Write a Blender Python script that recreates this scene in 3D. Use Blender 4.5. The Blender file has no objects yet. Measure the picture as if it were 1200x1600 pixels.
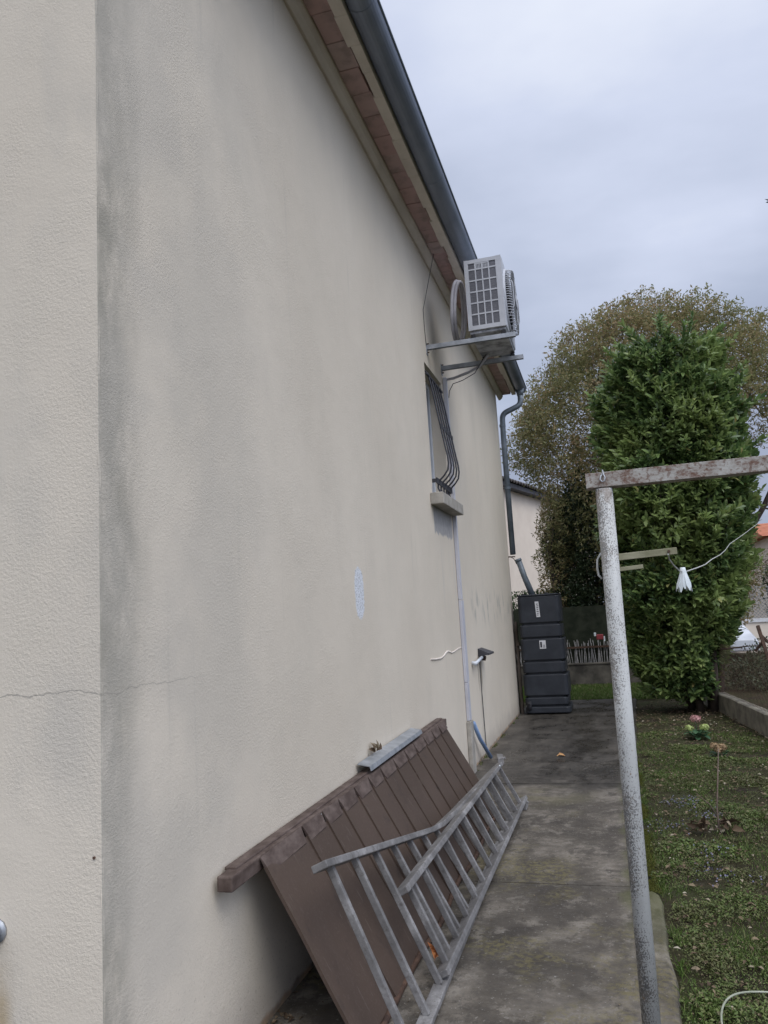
import bpy, bmesh, math, random
import numpy as np
from mathutils import Vector, Matrix, noise as mnoise
R = math.radians
random.seed(7); rng = np.random.default_rng(7)
scene = bpy.context.scene
COL = scene.collection

# ------------------------------------------------------------------ camera
CAM = Vector((1.49, 0.0, 1.6))
cd = bpy.data.cameras.new('camera'); cam = bpy.data.objects.new('camera', cd); COL.objects.link(cam)
cd.sensor_fit = 'HORIZONTAL'; cd.sensor_width = 36; cd.lens = 36.0
cd.clip_start = 0.05; cd.clip_end = 1000
_u = np.array([-512., -8700., 1200.]); _u /= np.linalg.norm(_u)
_f = np.array([351., 140., 1200.]); _f -= _u*_f.dot(_u); _f /= np.linalg.norm(_f)
_r = np.cross(_f, _u); _r = _r if _r[0] > 0 else -_r
RC = np.array([_r, _f, _u])
m = Matrix([[RC[i][0], -RC[i][1], -RC[i][2]] for i in range(3)]).to_4x4()
m.translation = CAM
cam.matrix_world = m
scene.camera = cam

# ------------------------------------------------------------------ world, sun, exposure
SUN_EL, SUN_AZ = 52.0, 136.0      # azimuth clockwise from +y (along the wall): behind and to the right
w = bpy.data.worlds.new("World"); scene.world = w; w.use_nodes = True
nt = w.node_tree; nt.nodes.clear(); L = nt.links.new
def wn(t, **k):
    n = nt.nodes.new(t)
    for a, b in k.items(): setattr(n, a, b)
    return n
tc = wn('ShaderNodeTexCoord'); sep = wn('ShaderNodeSeparateXYZ'); L(tc.outputs['Generated'], sep.inputs[0])
def wmath(op, a, b=None, clamp=False):
    n = wn('ShaderNodeMath', operation=op, use_clamp=clamp)
    for i, v in enumerate((a, b)):
        if v is None: continue
        if isinstance(v, (int, float)): n.inputs[i].default_value = v
        else: L(v, n.inputs[i])
    return n.outputs[0]
zc = wmath('ADD', wmath('MAXIMUM', sep.outputs[2], 0.0), 0.22)
cb = wn('ShaderNodeCombineXYZ')
L(wmath('DIVIDE', sep.outputs[0], zc), cb.inputs[0]); L(wmath('DIVIDE', sep.outputs[1], zc), cb.inputs[1])
cn = wn('ShaderNodeTexNoise'); cn.inputs['Scale'].default_value = 0.9; cn.inputs['Detail'].default_value = 6
cn.inputs['Roughness'].default_value = .5; cn.inputs['Distortion'].default_value = .15
L(cb.outputs[0], cn.inputs['Vector'])
gr = wn('ShaderNodeMapRange'); L(sep.outputs[2], gr.inputs[0])
gr.inputs[1].default_value = 0.10; gr.inputs[2].default_value = 0.75; gr.inputs[3].default_value = .0; gr.inputs[4].default_value = 1.0
cn2 = wn('ShaderNodeTexNoise'); cn2.inputs['Scale'].default_value = 2.6; cn2.inputs['Detail'].default_value = 5; cn2.inputs['Roughness'].default_value = .5
cmp_ = wn('ShaderNodeMapping'); cmp_.inputs['Rotation'].default_value = (0, 0, .5); cmp_.inputs['Scale'].default_value = (.55, 1.1, 1); L(cb.outputs[0], cmp_.inputs[0]); L(cmp_.outputs[0], cn2.inputs['Vector'])
cl = wmath('ADD', wmath('MULTIPLY', wmath('SUBTRACT', cn.outputs[0], .5), 1.5), wmath('MULTIPLY', wmath('SUBTRACT', cn2.outputs[0], .5), .55))
k = wmath('ADD', wmath('ADD', wmath('MULTIPLY', gr.outputs[0], .88), -.10), cl, True)
cr = wn('ShaderNodeValToRGB'); L(k, cr.inputs[0])
e = cr.color_ramp.elements
e[0].position = 0; e[0].color = (.33, .37, .49, 1); e[1].position = 1; e[1].color = (.97, 1.0, 1.06, 1)
q = e.new(.22); q.color = (.42, .475, .61, 1); q = e.new(.55); q.color = (.61, .665, .82, 1)
sky = wn('ShaderNodeTexSky', sky_type='NISHITA', sun_disc=False)
sky.sun_elevation = R(SUN_EL); sky.sun_rotation = R(SUN_AZ)
b1 = wn('ShaderNodeBackground'); L(sky.outputs[0], b1.inputs[0]); b1.inputs[1].default_value = .1
b2 = wn('ShaderNodeBackground'); L(cr.outputs[0], b2.inputs[0]); 
# the overcast is brighter round the hidden sun, behind the camera
vd = wn('ShaderNodeVectorMath', operation='DOT_PRODUCT'); L(tc.outputs['Generated'], vd.inputs[0])
vd.inputs[1].default_value = (math.sin(R(SUN_AZ))*math.cos(R(SUN_EL)), math.cos(R(SUN_AZ))*math.cos(R(SUN_EL)), math.sin(R(SUN_EL)))
L(wmath('ADD', wmath('MULTIPLY', wmath('MAXIMUM', wmath('ADD', vd.outputs['Value'], -.25), 0.0), 1.9), 1.0), b2.inputs[1])
mx = wn('ShaderNodeMixShader'); mx.inputs[0].default_value = .93; L(b1.outputs[0], mx.inputs[1]); L(b2.outputs[0], mx.inputs[2])
L(mx.outputs[0], wn('ShaderNodeOutputWorld').inputs[0])
sd = bpy.data.lights.new('sun', 'SUN'); so = bpy.data.objects.new('sun', sd); COL.objects.link(so)
sd.energy = 0.9; sd.angle = R(28); sd.color = (1, .965, .92)
az, el = R(SUN_AZ), R(SUN_EL)
sdir = Vector((math.sin(az)*math.cos(el), math.cos(az)*math.cos(el), math.sin(el)))
so.rotation_euler = (-sdir).to_track_quat('-Z', 'Y').to_euler()
scene.view_settings.view_transform = 'Standard'; scene.view_settings.look = 'None'
scene.view_settings.exposure = 0.15; scene.view_settings.gamma = 1
scene.cycles.max_bounces = 8

# ------------------------------------------------------------------ material helpers
class NT:
    def __init__(s, name, rough=.8, spec=.3, metal=0.0):
        s.m = bpy.data.materials.new(name); s.m.use_nodes = True
        s.t = s.m.node_tree; s.b = s.t.nodes['Principled BSDF']
        s.b.inputs['Roughness'].default_value = rough; s.b.inputs['Specular IOR Level'].default_value = spec
        s.b.inputs['Metallic'].default_value = metal
        s.geo = s.t.nodes.new('ShaderNodeNewGeometry'); s.tc = s.t.nodes.new('ShaderNodeTexCoord')
        s.sep = None
    def set(s, inp, v):
        if isinstance(v, (int, float)): inp.default_value = v
        elif isinstance(v, tuple):
            if len(inp.default_value) == 4 and len(v) == 3: v = (*v, 1)
            inp.default_value = v
        else: s.t.links.new(v, inp)
    def math(s, op, a, b=0, c=None, clamp=False):
        n = s.t.nodes.new('ShaderNodeMath'); n.operation = op; n.use_clamp = clamp
        s.set(n.inputs[0], a); s.set(n.inputs[1], b)
        if c is not None: s.set(n.inputs[2], c)
        return n.outputs[0]
    def P(s):
        return s.geo.outputs['Position']
    def O(s): return s.tc.outputs['Object']
    def xyz(s):
        if s.sep is None:
            n = s.t.nodes.new('ShaderNodeSeparateXYZ'); s.t.links.new(s.P(), n.inputs[0]); s.sep = n.outputs
        return s.sep
    def noise(s, scale, vec=None, detail=4, rough=.55, dist=0, stretch=None):
        n = s.t.nodes.new('ShaderNodeTexNoise')
        v = vec if vec is not None else s.P()
        if stretch:
            mp = s.t.nodes.new('ShaderNodeMapping'); mp.inputs['Scale'].default_value = stretch
            s.t.links.new(v, mp.inputs[0]); v = mp.outputs[0]
        s.t.links.new(v, n.inputs['Vector'])
        n.inputs['Scale'].default_value = scale; n.inputs['Detail'].default_value = detail
        n.inputs['Roughness'].default_value = rough; n.inputs['Distortion'].default_value = dist
        return n.outputs[0]
    def vor(s, scale, vec=None, feature='F1', out=0):
        n = s.t.nodes.new('ShaderNodeTexVoronoi'); n.feature = feature
        s.t.links.new(vec if vec is not None else s.P(), n.inputs['Vector']); n.inputs['Scale'].default_value = scale
        return n.outputs[out]
    def sm(s, v, a, b):
        n = s.t.nodes.new('ShaderNodeMapRange'); n.interpolation_type = 'SMOOTHSTEP'
        s.set(n.inputs[0], v); n.inputs[1].default_value = a; n.inputs[2].default_value = b
        return n.outputs[0]
    def band(s, v, a, b, soft):
        return s.math('MULTIPLY', s.sm(v, a-soft, a+soft), s.math('SUBTRACT', 1, s.sm(v, b-soft, b+soft)))
    def mul(s, *a):
        r = a[0]
        for x in a[1:]: r = s.math('MULTIPLY', r, x)
        return r
    def mix(s, f, a, b, mode='MIX'):
        n = s.t.nodes.new('ShaderNodeMix'); n.data_type = 'RGBA'; n.blend_type = mode
        s.set(n.inputs[0], f); s.set(n.inputs[6], a); s.set(n.inputs[7], b)
        return n.outputs[2]
    def ramp(s, f, *st):
        n = s.t.nodes.new('ShaderNodeValToRGB'); s.t.links.new(f, n.inputs[0]); el = n.color_ramp.elements
        el[0].position = st[0][0]; el[0].color = (*st[0][1], 1); el[1].position = st[-1][0]; el[1].color = (*st[-1][1], 1)
        for p, c in st[1:-1]: el.new(p).color = (*c, 1)
        return n.outputs[0]
    def color(s, c): s.set(s.b.inputs['Base Color'], c); return s
    def roughness(s, c): s.set(s.b.inputs['Roughness'], c); return s
    def bump(s, h, strength=.5, dist=.01):
        n = s.t.nodes.new('ShaderNodeBump'); s.t.links.new(h, n.inputs['Height'])
        n.inputs['Strength'].default_value = strength; n.inputs['Distance'].default_value = dist
        if s.b.inputs['Normal'].is_linked:
            s.t.links.new(s.b.inputs['Normal'].links[0].from_socket, n.inputs['Normal'])
        s.t.links.new(n.outputs[0], s.b.inputs['Normal']); return s

def simple(name, c1, c2, scale=8, rough=.7, spec=.3, metal=0, bump=.0, bscale=60, detail=5, lo=.35, hi=.65, stretch=None, obj=False):
    n = NT(name, rough, spec, metal)
    v = n.O() if obj else n.P()
    n.color(n.ramp(n.noise(scale, v, detail, .6, stretch=stretch), (lo, c1), (hi, c2)))
    if bump: n.bump(n.noise(bscale, v, 4), bump, .004)
    return n.m

def wall_material():
    n = NT('cream_render', .92, .15)
    x, y, z = n.xyz()
    side = n.math('GREATER_THAN', x, -.003); end = n.math('SUBTRACT', 1, side)
    big = n.noise(.7, detail=3); mid = n.noise(2.6, detail=5, stretch=(1, 1, .45))
    c = n.ramp(big, (.3, (.625, .557, .458)), (.7, (.685, .615, .512)))
    c = n.mix(n.math('MULTIPLY', n.sm(mid, .42, .75), .35), c, (.565, .515, .43))
    # grey-green algae streak beside the corner
    sn = n.noise(2.2, detail=4, stretch=(1, 1, .35))
    edge = n.math('ADD', y, n.math('MULTIPLY', n.math('SUBTRACT', sn, .5), .38))
    near = n.math('SUBTRACT', 1, n.sm(edge, 2.10, 2.30))
    streak = n.mul(side, near, n.sm(n.noise(9, detail=5, rough=.65, stretch=(1, 1, .5)), .2, .62), .85)
    c = n.mix(streak, c, (.315, .295, .245))
    far2 = n.mul(side, n.math('SUBTRACT', 1, n.sm(y, 2.1, 4.2)), n.sm(n.noise(1.6, detail=4), .38, .62), .5)
    c = n.mix(far2, c, (.49, .455, .395))
    es = n.mul(end, n.sm(n.noise(3.5, detail=5, stretch=(1, 1, .4)), .45, .72), .45)
    c = n.mix(es, c, (.48, .45, .40))
    # dirt near the ground
    low = n.math('SUBTRACT', 1, n.sm(n.math('ADD', z, n.math('MULTIPLY', n.noise(5), .25)), .12, .42))
    c = n.mix(n.math('MULTIPLY', low, .55), c, (.33, .29, .25))
    lo2 = n.math('SUBTRACT', 1, n.sm(n.math('ADD', z, n.math('MULTIPLY', n.noise(9), .06)), .045, .075))
    c = n.mix(n.math('MULTIPLY', lo2, .8), c, n.ramp(n.noise(7), (.4, (.12, .10, .085)), (.6, (.38, .24, .13))))
    # unpainted grey render below the sill
    zj = n.math('ADD', z, n.math('MULTIPLY', n.math('SUBTRACT', n.noise(9, detail=3, stretch=(1, 1, .1)), .5), .16))
    patch = n.mul(side, n.band(y, 6.97, 7.83, .012), n.band(zj, 2.36, 2.8, .012))
    c = n.mix(n.math('MULTIPLY', patch, .85), c, n.ramp(n.noise(14, detail=5), (.3, (.29, .285, .29)), (.7, (.40, .395, .40))))
    drip = n.mul(side, n.band(y, 6.9, 8.0, .06), n.band(z, 1.7, 2.35, .25), n.sm(n.noise(7, detail=3, stretch=(1, 1, .08)), .5, .7), .35)
    c = n.mix(drip, c, (.42, .415, .39))
    runs = n.mul(side, n.sm(n.noise(16, detail=3, rough=.5, stretch=(1, 1, .035)), .60, .72), n.sm(n.noise(1.3, detail=3), .45, .6), .16)
    c = n.mix(runs, c, (.38, .365, .32))
    spl = n.mul(n.sm(n.noise(60, detail=3, rough=.7), .60, .66), n.math('SUBTRACT', 1, n.sm(z, .05, .75)), .5)
    c = n.mix(spl, c, (.25, .22, .18))
    # mildew spots further along
    md = n.mul(side, n.band(y, 8.6, 12.2, .3), n.band(z, 1.5, 1.82, .16), n.sm(n.noise(6, detail=4, stretch=(1, 1, .45)), .47, .66), .65)
    c = n.mix(md, c, (.30, .30, .27))
    md2 = n.mul(side, n.sm(y, 11.4, 12.6), n.sm(n.noise(2, detail=3, stretch=(1, 1, .3)), .35, .65), .35)
    c = n.mix(md2, c, (.40, .39, .35))
    # soft grey oval patch on the wall by the bracket
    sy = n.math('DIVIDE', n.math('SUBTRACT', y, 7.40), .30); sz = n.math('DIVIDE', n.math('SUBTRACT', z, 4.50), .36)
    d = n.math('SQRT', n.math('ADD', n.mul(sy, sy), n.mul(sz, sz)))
    oval = n.mul(side, n.math('SUBTRACT', 1, n.sm(d, .45, 1.1)), .5)
    c = n.mix(oval, c, (.30, .30, .30))
    # pale blue-white filler patch
    py = n.math('DIVIDE', n.math('SUBTRACT', y, 4.60), .092); pz = n.math('DIVIDE', n.math('SUBTRACT', z, 1.765), .165)
    p4 = n.math('ADD', n.math('POWER', n.math('ABSOLUTE', py), 2.4), n.math('POWER', n.math('ABSOLUTE', pz), 3.2))
    p4 = n.math('ADD', p4, n.math('MULTIPLY', n.math('SUBTRACT', n.noise(28, detail=4), .5), 1.1))
    blue = n.mul(side, n.math('SUBTRACT', 1, n.sm(p4, .75, 1.05)))
    c = n.mix(blue, c, n.ramp(n.noise(75, detail=4, rough=.7), (.40, (.36, .37, .37)), (.49, (.70, .72, .76)), (.7, (.78, .80, .83))))
    # cracks
    wob = n.math('MULTIPLY', n.math('SUBTRACT', n.noise(4.5, detail=5, rough=.6), .5), .10)
    cz = n.math('ABSOLUTE', n.math('SUBTRACT', n.math('SUBTRACT', z, 1.425), wob))
    crk = n.mul(n.math('SUBTRACT', 1, n.sm(cz, .0008, .0030)), n.math('SUBTRACT', 1, n.sm(y, 2.45, 2.75)), n.math('SUBTRACT', 1, n.mul(side, .35)))
    c = n.mix(n.math('MULTIPLY', crk, .55), c, (.20, .19, .17))
    # rust runs below the vent and on the end wall
    rv = n.mul(side, n.math('MAXIMUM', n.band(y, 8.93, 9.05, .018), n.mul(n.band(y, 8.78, 8.83, .012), .8)), n.band(z, .76, 1.1, .09), .75)
    c = n.mix(rv, c, (.20, .16, .115))
    ry = n.mul(end, n.band(x, -.48, -.325, .03), n.band(z, .2, .62, .05), n.sm(n.noise(6), .2, .5), .75)
    c = n.mix(ry, c, (.40, .30, .17))
    # plaster crumbs: tiny colour grain that belongs to the render
    g = n.noise(160, detail=2)
    c = n.mix(n.math('MULTIPLY', n.sm(g, .55, .75), .18), c, (.38, .36, .33))
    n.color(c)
    h = n.math('ADD', n.math('MULTIPLY', n.noise(95, detail=3, rough=.6), 1.0), n.math('MULTIPLY', n.noise(300, detail=2), .5))
    pat = n.sm(n.noise(2.2, detail=4), .35, .62)
    n.bump(n.mul(h, n.math('ADD', n.math('MULTIPLY', pat, .7), .35)), .62, .0045); n.bump(n.noise(5, detail=5), .2, .014)
    return n.m

def path_material():
    n = NT('worn_concrete', .8, .5)
    x, y, z = n.xyz()
    big = n.noise(1.6, detail=7, rough=.68); fine = n.noise(26, detail=6, rough=.75)
    c = n.ramp(big, (.36, (.044, .036, .028)), (.49, (.085, .072, .056)), (.58, (.155, .134, .108)), (.70, (.26, .23, .19)))
    c = n.mix(n.math('MULTIPLY', n.sm(n.noise(6.5, detail=9, rough=.8), .51, .60), .60), c, (.27, .24, .20))
    c = n.mix(n.math('MULTIPLY', n.sm(n.noise(4.2, detail=9, rough=.78, stretch=(1, .8, 3)), .50, .60), .78), c, (.048, .040, .031))
    c = n.mix(n.math('MULTIPLY', n.sm(fine, .50, .60), .5), c, (.055, .048, .040))
    c = n.mix(n.math('MULTIPLY', n.sm(n.noise(48, detail=4, rough=.7), .60, .68), .5), c, (.36, .34, .31))
    jd = n.math('MINIMUM', n.math('ABSOLUTE', n.math('SUBTRACT', y, 4.82)), n.math('ABSOLUTE', n.math('SUBTRACT', y, 7.46)))
    c = n.mix(n.math('MULTIPLY', n.math('SUBTRACT', 1, n.sm(n.math('ADD', jd, n.math('MULTIPLY', n.noise(8), .16)), .06, .20)), .55), c, (.045, .039, .031))
    moss = n.mul(n.sm(n.noise(1.1, detail=5, rough=.6), .50, .60), n.sm(n.noise(30, detail=4, rough=.7), .42, .58), n.math('SUBTRACT', 1, n.sm(y, 5.5, 7.3)), .55)
    c = n.mix(moss, c, (.165, .14, .055))
    edge = n.mul(n.sm(n.math('ADD', x, n.math('MULTIPLY', n.noise(4), .25)), 1.52, 1.64), .75, n.band(y, 4.2, 8, .6))
    c = n.mix(edge, c, (.075, .08, .022))
    band = n.mul(n.band(y, 6.7, 7.3, .25), n.sm(n.noise(3, detail=4), .4, .6), n.math('SUBTRACT', 1, n.sm(x, .9, 1.4)), .55)
    c = n.mix(band, c, (.14, .125, .07))
    # damp part beyond the second joint
    wn_ = n.math('ADD', y, n.math('MULTIPLY', n.math('SUBTRACT', n.noise(1.9, detail=6, rough=.65), .5), 2.0))
    wet = n.mul(n.sm(wn_, 6.95, 7.75), n.sm(n.math('ADD', x, n.math('MULTIPLY', n.noise(1.2), .5)), .25, .62))
    c = n.mix(n.math('MULTIPLY', wet, .52), c, (.020, .018, .016))
    dk = n.sm(n.noise(2.2, detail=8, rough=.75, stretch=(1, .7, 1)), .42, .62)
    c = n.mix(n.mul(wet, dk, .6), c, (.016, .014, .013))
    c = n.mix(n.math('MULTIPLY', n.sm(wn_, 7.9, 10.8), .45), c, (.040, .036, .03))
    n.color(c)
    r = n.math('SUBTRACT', .86, n.mul(wet, n.math('ADD', .25, n.math('MULTIPLY', dk, .42))))
    pxx = n.math('DIVIDE', n.math('SUBTRACT', x, 1.27), .30); pyy = n.math('DIVIDE', n.math('SUBTRACT', y, 8.05), .40)
    pd = n.math('ADD', n.math('SQRT', n.math('ADD', n.mul(pxx, pxx), n.mul(pyy, pyy))), n.math('MULTIPLY', n.math('SUBTRACT', n.noise(14, detail=5), .5), 3.2))
    pud = n.math('SUBTRACT', 1, n.sm(pd, .62, .72))
    r = n.mix(pud, r, (.03, .03, .03)); n.roughness(r)
    dry = n.math('SUBTRACT', 1, pud)
    h = n.mul(n.math('ADD', fine, n.math('MULTIPLY', big, 1.2)), dry)
    n.bump(h, .6, .012); n.bump(n.mul(pud, n.noise(38, detail=3)), 1.0, .05)
    return n.m

def ground_material():
    n = NT('garden_soil', .95, .15)
    a = n.noise(2.2, detail=6, rough=.65); b = n.noise(25, detail=6, rough=.7)
    c = n.ramp(a, (.35, (.030, .024, .017)), (.5, (.045, .042, .020)), (.68, (.042, .058, .020)))
    c = n.mix(n.math('MULTIPLY', n.sm(b, .45, .7), .6), c, (.065, .055, .038))
    n.color(c); n.bump(n.math('ADD', b, a), .9, .03)
    return n.m

def leaf_material(name, stops, rough=.5, spec=.35, transl=0.12, vein=True, patch=None):
    n = NT(name, rough, spec)
    ri = n.geo.outputs['Random Per Island']
    c = n.ramp(ri, *stops)
    if patch is not None:
        c = n.mix(n.math('MULTIPLY', n.sm(n.noise(patch[1], detail=3), .42, .62), patch[2]), c, patch[0])
    n.color(c)
    if transl:
        tr = n.t.nodes.new('ShaderNodeBsdfTranslucent'); n.set(tr.inputs[0], c)
        mxs = n.t.nodes.new('ShaderNodeMixShader'); mxs.inputs[0].default_value = transl
        out = n.t.nodes['Material Output']
        n.t.links.new(n.b.outputs[0], mxs.inputs[1]); n.t.links.new(tr.outputs[0], mxs.inputs[2])
        n.t.links.new(mxs.outputs[0], out.inputs[0])
    return n.m

M = {}
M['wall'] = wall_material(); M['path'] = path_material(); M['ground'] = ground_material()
M['cornice'] = simple('cornice_render', (.60, .54, .48), (.74, .67, .60), 5, .9, .1, bump=.5, bscale=50, stretch=(1, .4, 1))
def brick_mat():
    n = NT('terracotta_course', .9, .1)
    ri = n.geo.outputs['Random Per Island']
    c = n.ramp(ri, (0, (.46, .33, .32)), (.5, (.52, .35, .335)), (1, (.50, .385, .37)))
    c = n.mix(n.math('MULTIPLY', n.sm(n.noise(7, detail=5), .45, .7), .55), c, (.24, .20, .18))
    n.color(c).bump(n.noise(50), .5, .005); return n.m
M['brick'] = brick_mat()
M['zinc'] = simple('aged_zinc', (.14, .165, .215), (.22, .25, .31), 3.5, .5, .5, .25, bump=.15, bscale=9, stretch=(1, .5, 1))
M['pipe_zinc'] = simple('dark_zinc_pipe', (.11, .135, .16), (.19, .22, .25), 5, .5, .5, .2)
M['tile'] = simple('dark_roof_tile', (.05, .045, .045), (.11, .095, .09), 6, .85, .2, bump=.4)
M['redtile'] = simple('red_roof_tile', (.30, .10, .055), (.42, .16, .09), 3, .85, .2)
M['frame'] = simple('white_window_paint', (.55, .58, .62), (.66, .69, .73), 4, .4, .4)
M['glass'] = simple('dark_glass', (.03, .035, .045), (.05, .06, .07), 2, .08, .6)
M['sill'] = simple('sill_concrete', (.27, .25, .22), (.42, .395, .35), 7, .9, .1, bump=.6)
M['iron'] = simple('dark_painted_iron', (.045, .046, .055), (.08, .08, .09), 9, .55, .4, .3)
M['pvc'] = simple('trunking_pvc', (.46, .46, .50), (.56, .56, .60), 3, .5, .35)
M['bluepipe'] = simple('blue_plastic', (.18, .27, .45), (.24, .34, .52), 4, .5)
M['ac'] = simple('ac_casing_paint', (.40, .41, .44), (.50, .51, .54), 3, .45, .4, bump=.05)
M['acfin'] = simple('ac_coil_fins', (.09, .09, .10), (.16, .16, .175), 40, .5, .4, .4, stretch=(1, 1, 6))
M['acbase'] = simple('ac_base_pan', (.16, .165, .175), (.46, .47, .50), 7, .5, .4, .3, lo=.4, hi=.6, detail=7)
M['galv'] = simple('galvanised_steel', (.27, .29, .31), (.42, .44, .47), 12, .45, .5, .45)
M['insul'] = simple('pipe_insulation', (.40, .39, .42), (.52, .51, .54), 6, .7)
M['rubber'] = simple('black_rubber', (.02, .02, .022), (.035, .035, .04), 6, .7)
M['wire'] = simple('thin_wire', (.07, .07, .07), (.12, .115, .11), 6, .6)
def brown_mat():
    n = NT('brown_painted_sheet', .62, .3)
    c = n.ramp(n.noise(1.6, detail=3), (.3, (.064, .044, .033)), (.7, (.084, .058, .044)))
    c = n.mix(n.math('MULTIPLY', n.sm(n.noise(75, detail=5, rough=.75), .52, .66), .35), c, (.125, .095, .080))
    scr = n.sm(n.noise(30, detail=3, stretch=(.25, 1.6, .25)), .66, .70)
    c = n.mix(n.math('MULTIPLY', scr, .35), c, (.17, .14, .12))
    c = n.mix(n.mul(n.sm(n.noise(8, detail=6, rough=.7), .55, .7), .5), c, (.040, .030, .026))
    n.color(c).bump(n.noise(60, detail=4), .2, .002); return n.m
M['brown'] = brown_mat()
M['brownrail'] = simple('worn_brown_rail', (.068, .047, .039), (.155, .118, .102), 22, .7, .3, bump=.3, bscale=25, lo=.38, hi=.72, detail=7, stretch=(1, .5, 1))
def ladder_mat():
    n = NT('weathered_ladder', .6, .35, .15)
    c = n.ramp(n.noise(6, detail=7, rough=.7, stretch=(1, .7, 1)), (.3, (.10, .096, .094)), (.52, (.20, .193, .19)), (.72, (.38, .37, .365)))
    c = n.mix(n.math('MULTIPLY', n.sm(n.noise(45, detail=6, rough=.75), .52, .66), .6), c, (.075, .065, .055))
    c = n.mix(n.math('MULTIPLY', n.sm(n.noise(90, detail=4, rough=.75), .6, .7), .5), c, (.42, .41, .40))
    n.color(c).bump(n.noise(60, detail=3), .3, .003); return n.m
M['ladder'] = ladder_mat()
def post_mat():
    n = NT('flaking_white_paint', .6, .3)
    x, y, z = n.xyz()
    c = n.ramp(n.noise(3, detail=4), (.3, (.42, .425, .415)), (.7, (.54, .545, .53)))
    fl = n.math('ADD', n.noise(210, detail=4, rough=.7, stretch=(1, 1, .7)), n.math('ADD', n.math('MULTIPLY', n.noise(6, detail=4), .55), n.math('MULTIPLY', n.sm(x, 1.53, 1.47), .13)))
    flake = n.math('MULTIPLY', n.sm(fl, .85, .90), .85)
    c = n.mix(flake, c, n.ramp(n.noise(50), (.4, (.075, .072, .07)), (.6, (.17, .15, .13))))
    c = n.mix(n.mul(n.sm(n.noise(26, detail=3), .69, .74), .6), c, (.30, .19, .09))
    c = n.mix(n.mul(n.sm(n.noise(13, detail=5, stretch=(1, 1, .3)), .5, .75), .4), c, (.27, .27, .25))
    top = n.mul(n.sm(z, 1.93, 2.03), n.sm(n.noise(22, detail=4), .42, .6), .7)
    c = n.mix(top, c, (.19, .15, .12))
    n.color(c).bump(n.math('SUBTRACT', 1, flake), .5, .002); return n.m
M['post'] = post_mat()
def rust_mat():
    n = NT('rusty_white_paint', .8, .2)
    c = n.ramp(n.noise(19, detail=8, rough=.8, stretch=(.5, 1, 1)), (.34, (.12, .062, .042)), (.43, (.19, .13, .105)), (.48, (.30, .27, .24)), (.60, (.42, .41, .38)))
    c = n.mix(n.math('MULTIPLY', n.sm(n.noise(70, detail=4), .52, .62), .65), c, (.13, .07, .048))
    n.color(c).bump(n.noise(40, detail=5), .5, .003); return n.m
M['rust'] = rust_mat()
M['rustdark'] = simple('dark_rust', (.045, .028, .022), (.11, .065, .045), 14, .85, bump=.5)
M['slat'] = simple('mossy_slat', (.15, .145, .08), (.36, .34, .24), 14, .85, bump=.4, stretch=(.3, 1, 1))
M['string'] = simple('pale_string', (.36, .36, .34), (.5, .5, .48), 20, .8)
M['white'] = simple('white_plastic', (.55, .60, .62), (.72, .76, .78), 9, .5, .4)
M['tank'] = simple('black_tank_plastic', (.020, .023, .029), (.034, .038, .046), 4, .5, .35, bump=.15, bscale=40)
M['label'] = simple('paper_label', (.55, .55, .56), (.68, .68, .69), 9, .6)
M['ink'] = simple('printed_ink', (.03, .03, .035), (.05, .05, .055), 9, .6)
M['reed'] = simple('dry_reeds', (.20, .19, .18), (.45, .43, .42), 30, .9, stretch=(6, 6, .4))
M['block'] = simple('mossy_block_wall', (.055, .05, .042), (.15, .135, .11), 3, .9, .2, bump=.6, bscale=30, detail=6)
M['kerb'] = simple('mossy_garden_wall', (.13, .12, .10), (.27, .25, .20), 5, .9, .2, bump=.6, bscale=35, detail=6)
M['net'] = simple('dark_green_netting', (.016, .020, .013), (.034, .038, .026), 6, .9, .1, bump=.6, bscale=70, detail=6)
M['pinkwall'] = simple('far_house_render', (.68, .59, .50), (.75, .66, .56), 1.2, .9, .1)
M['fascia'] = simple('dark_fascia', (.035, .035, .042), (.06, .06, .07), 4, .6)
M['shutter'] = simple('brown_shutter', (.09, .07, .06), (.16, .13, .11), 5, .7)
M['bark'] = simple('grey_bark', (.045, .035, .028), (.11, .09, .075), 12, .95, .1, bump=.8, bscale=30, stretch=(1, 1, .3))
M['carpaint'] = simple('white_car_paint', (.50, .52, .56), (.58, .60, .64), 2, .25, .5)
M['red'] = simple('red_plastic', (.20, .03, .035), (.26, .05, .055), 3, .4)
M['stone'] = simple('garden_stone', (.055, .045, .036), (.20, .165, .125), 22, .9, bump=.7, bscale=40)
M['orange'] = simple('orange_leaf', (.36, .09, .025), (.52, .22, .08), 30, .7)
M['tanleaf'] = simple('tan_leaf', (.40, .20, .08), (.55, .33, .15), 30, .6)
M['laurel'] = leaf_material('laurel_leaf', ((0, (.060, .105, .040)), (.45, (.105, .170, .056)), (.8, (.20, .29, .09)), (.97, (.26, .32, .12)), (1, (.32, .27, .10))), .40, .45, .36, patch=((.27, .34, .11), 1.3, .65))
M['photinia'] = leaf_material('photinia_leaf', ((0, (.17, .175, .080)), (.4, (.245, .23, .10)), (.75, (.33, .26, .135)), (1, (.42, .29, .17))), .5, .3, .48, patch=((.19, .21, .085), .6, .6))
M['shrub'] = leaf_material('dark_shrub_leaf', ((0, (.030, .050, .025)), (.6, (.055, .080, .036)), (1, (.10, .12, .06))), .45, .35, .1)
M['hedge'] = leaf_material('hedge_leaf', ((0, (.030, .065, .022)), (1, (.075, .12, .045))), .6, .25, .15)
M['weed'] = leaf_material('weed_leaf', ((0, (.060, .090, .024)), (.4, (.098, .145, .036)), (.75, (.150, .200, .055)), (.92, (.18, .165, .085)), (1, (.26, .20, .12))), .55, .3, .2, patch=((.10, .085, .042), 2.4, .6))
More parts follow.
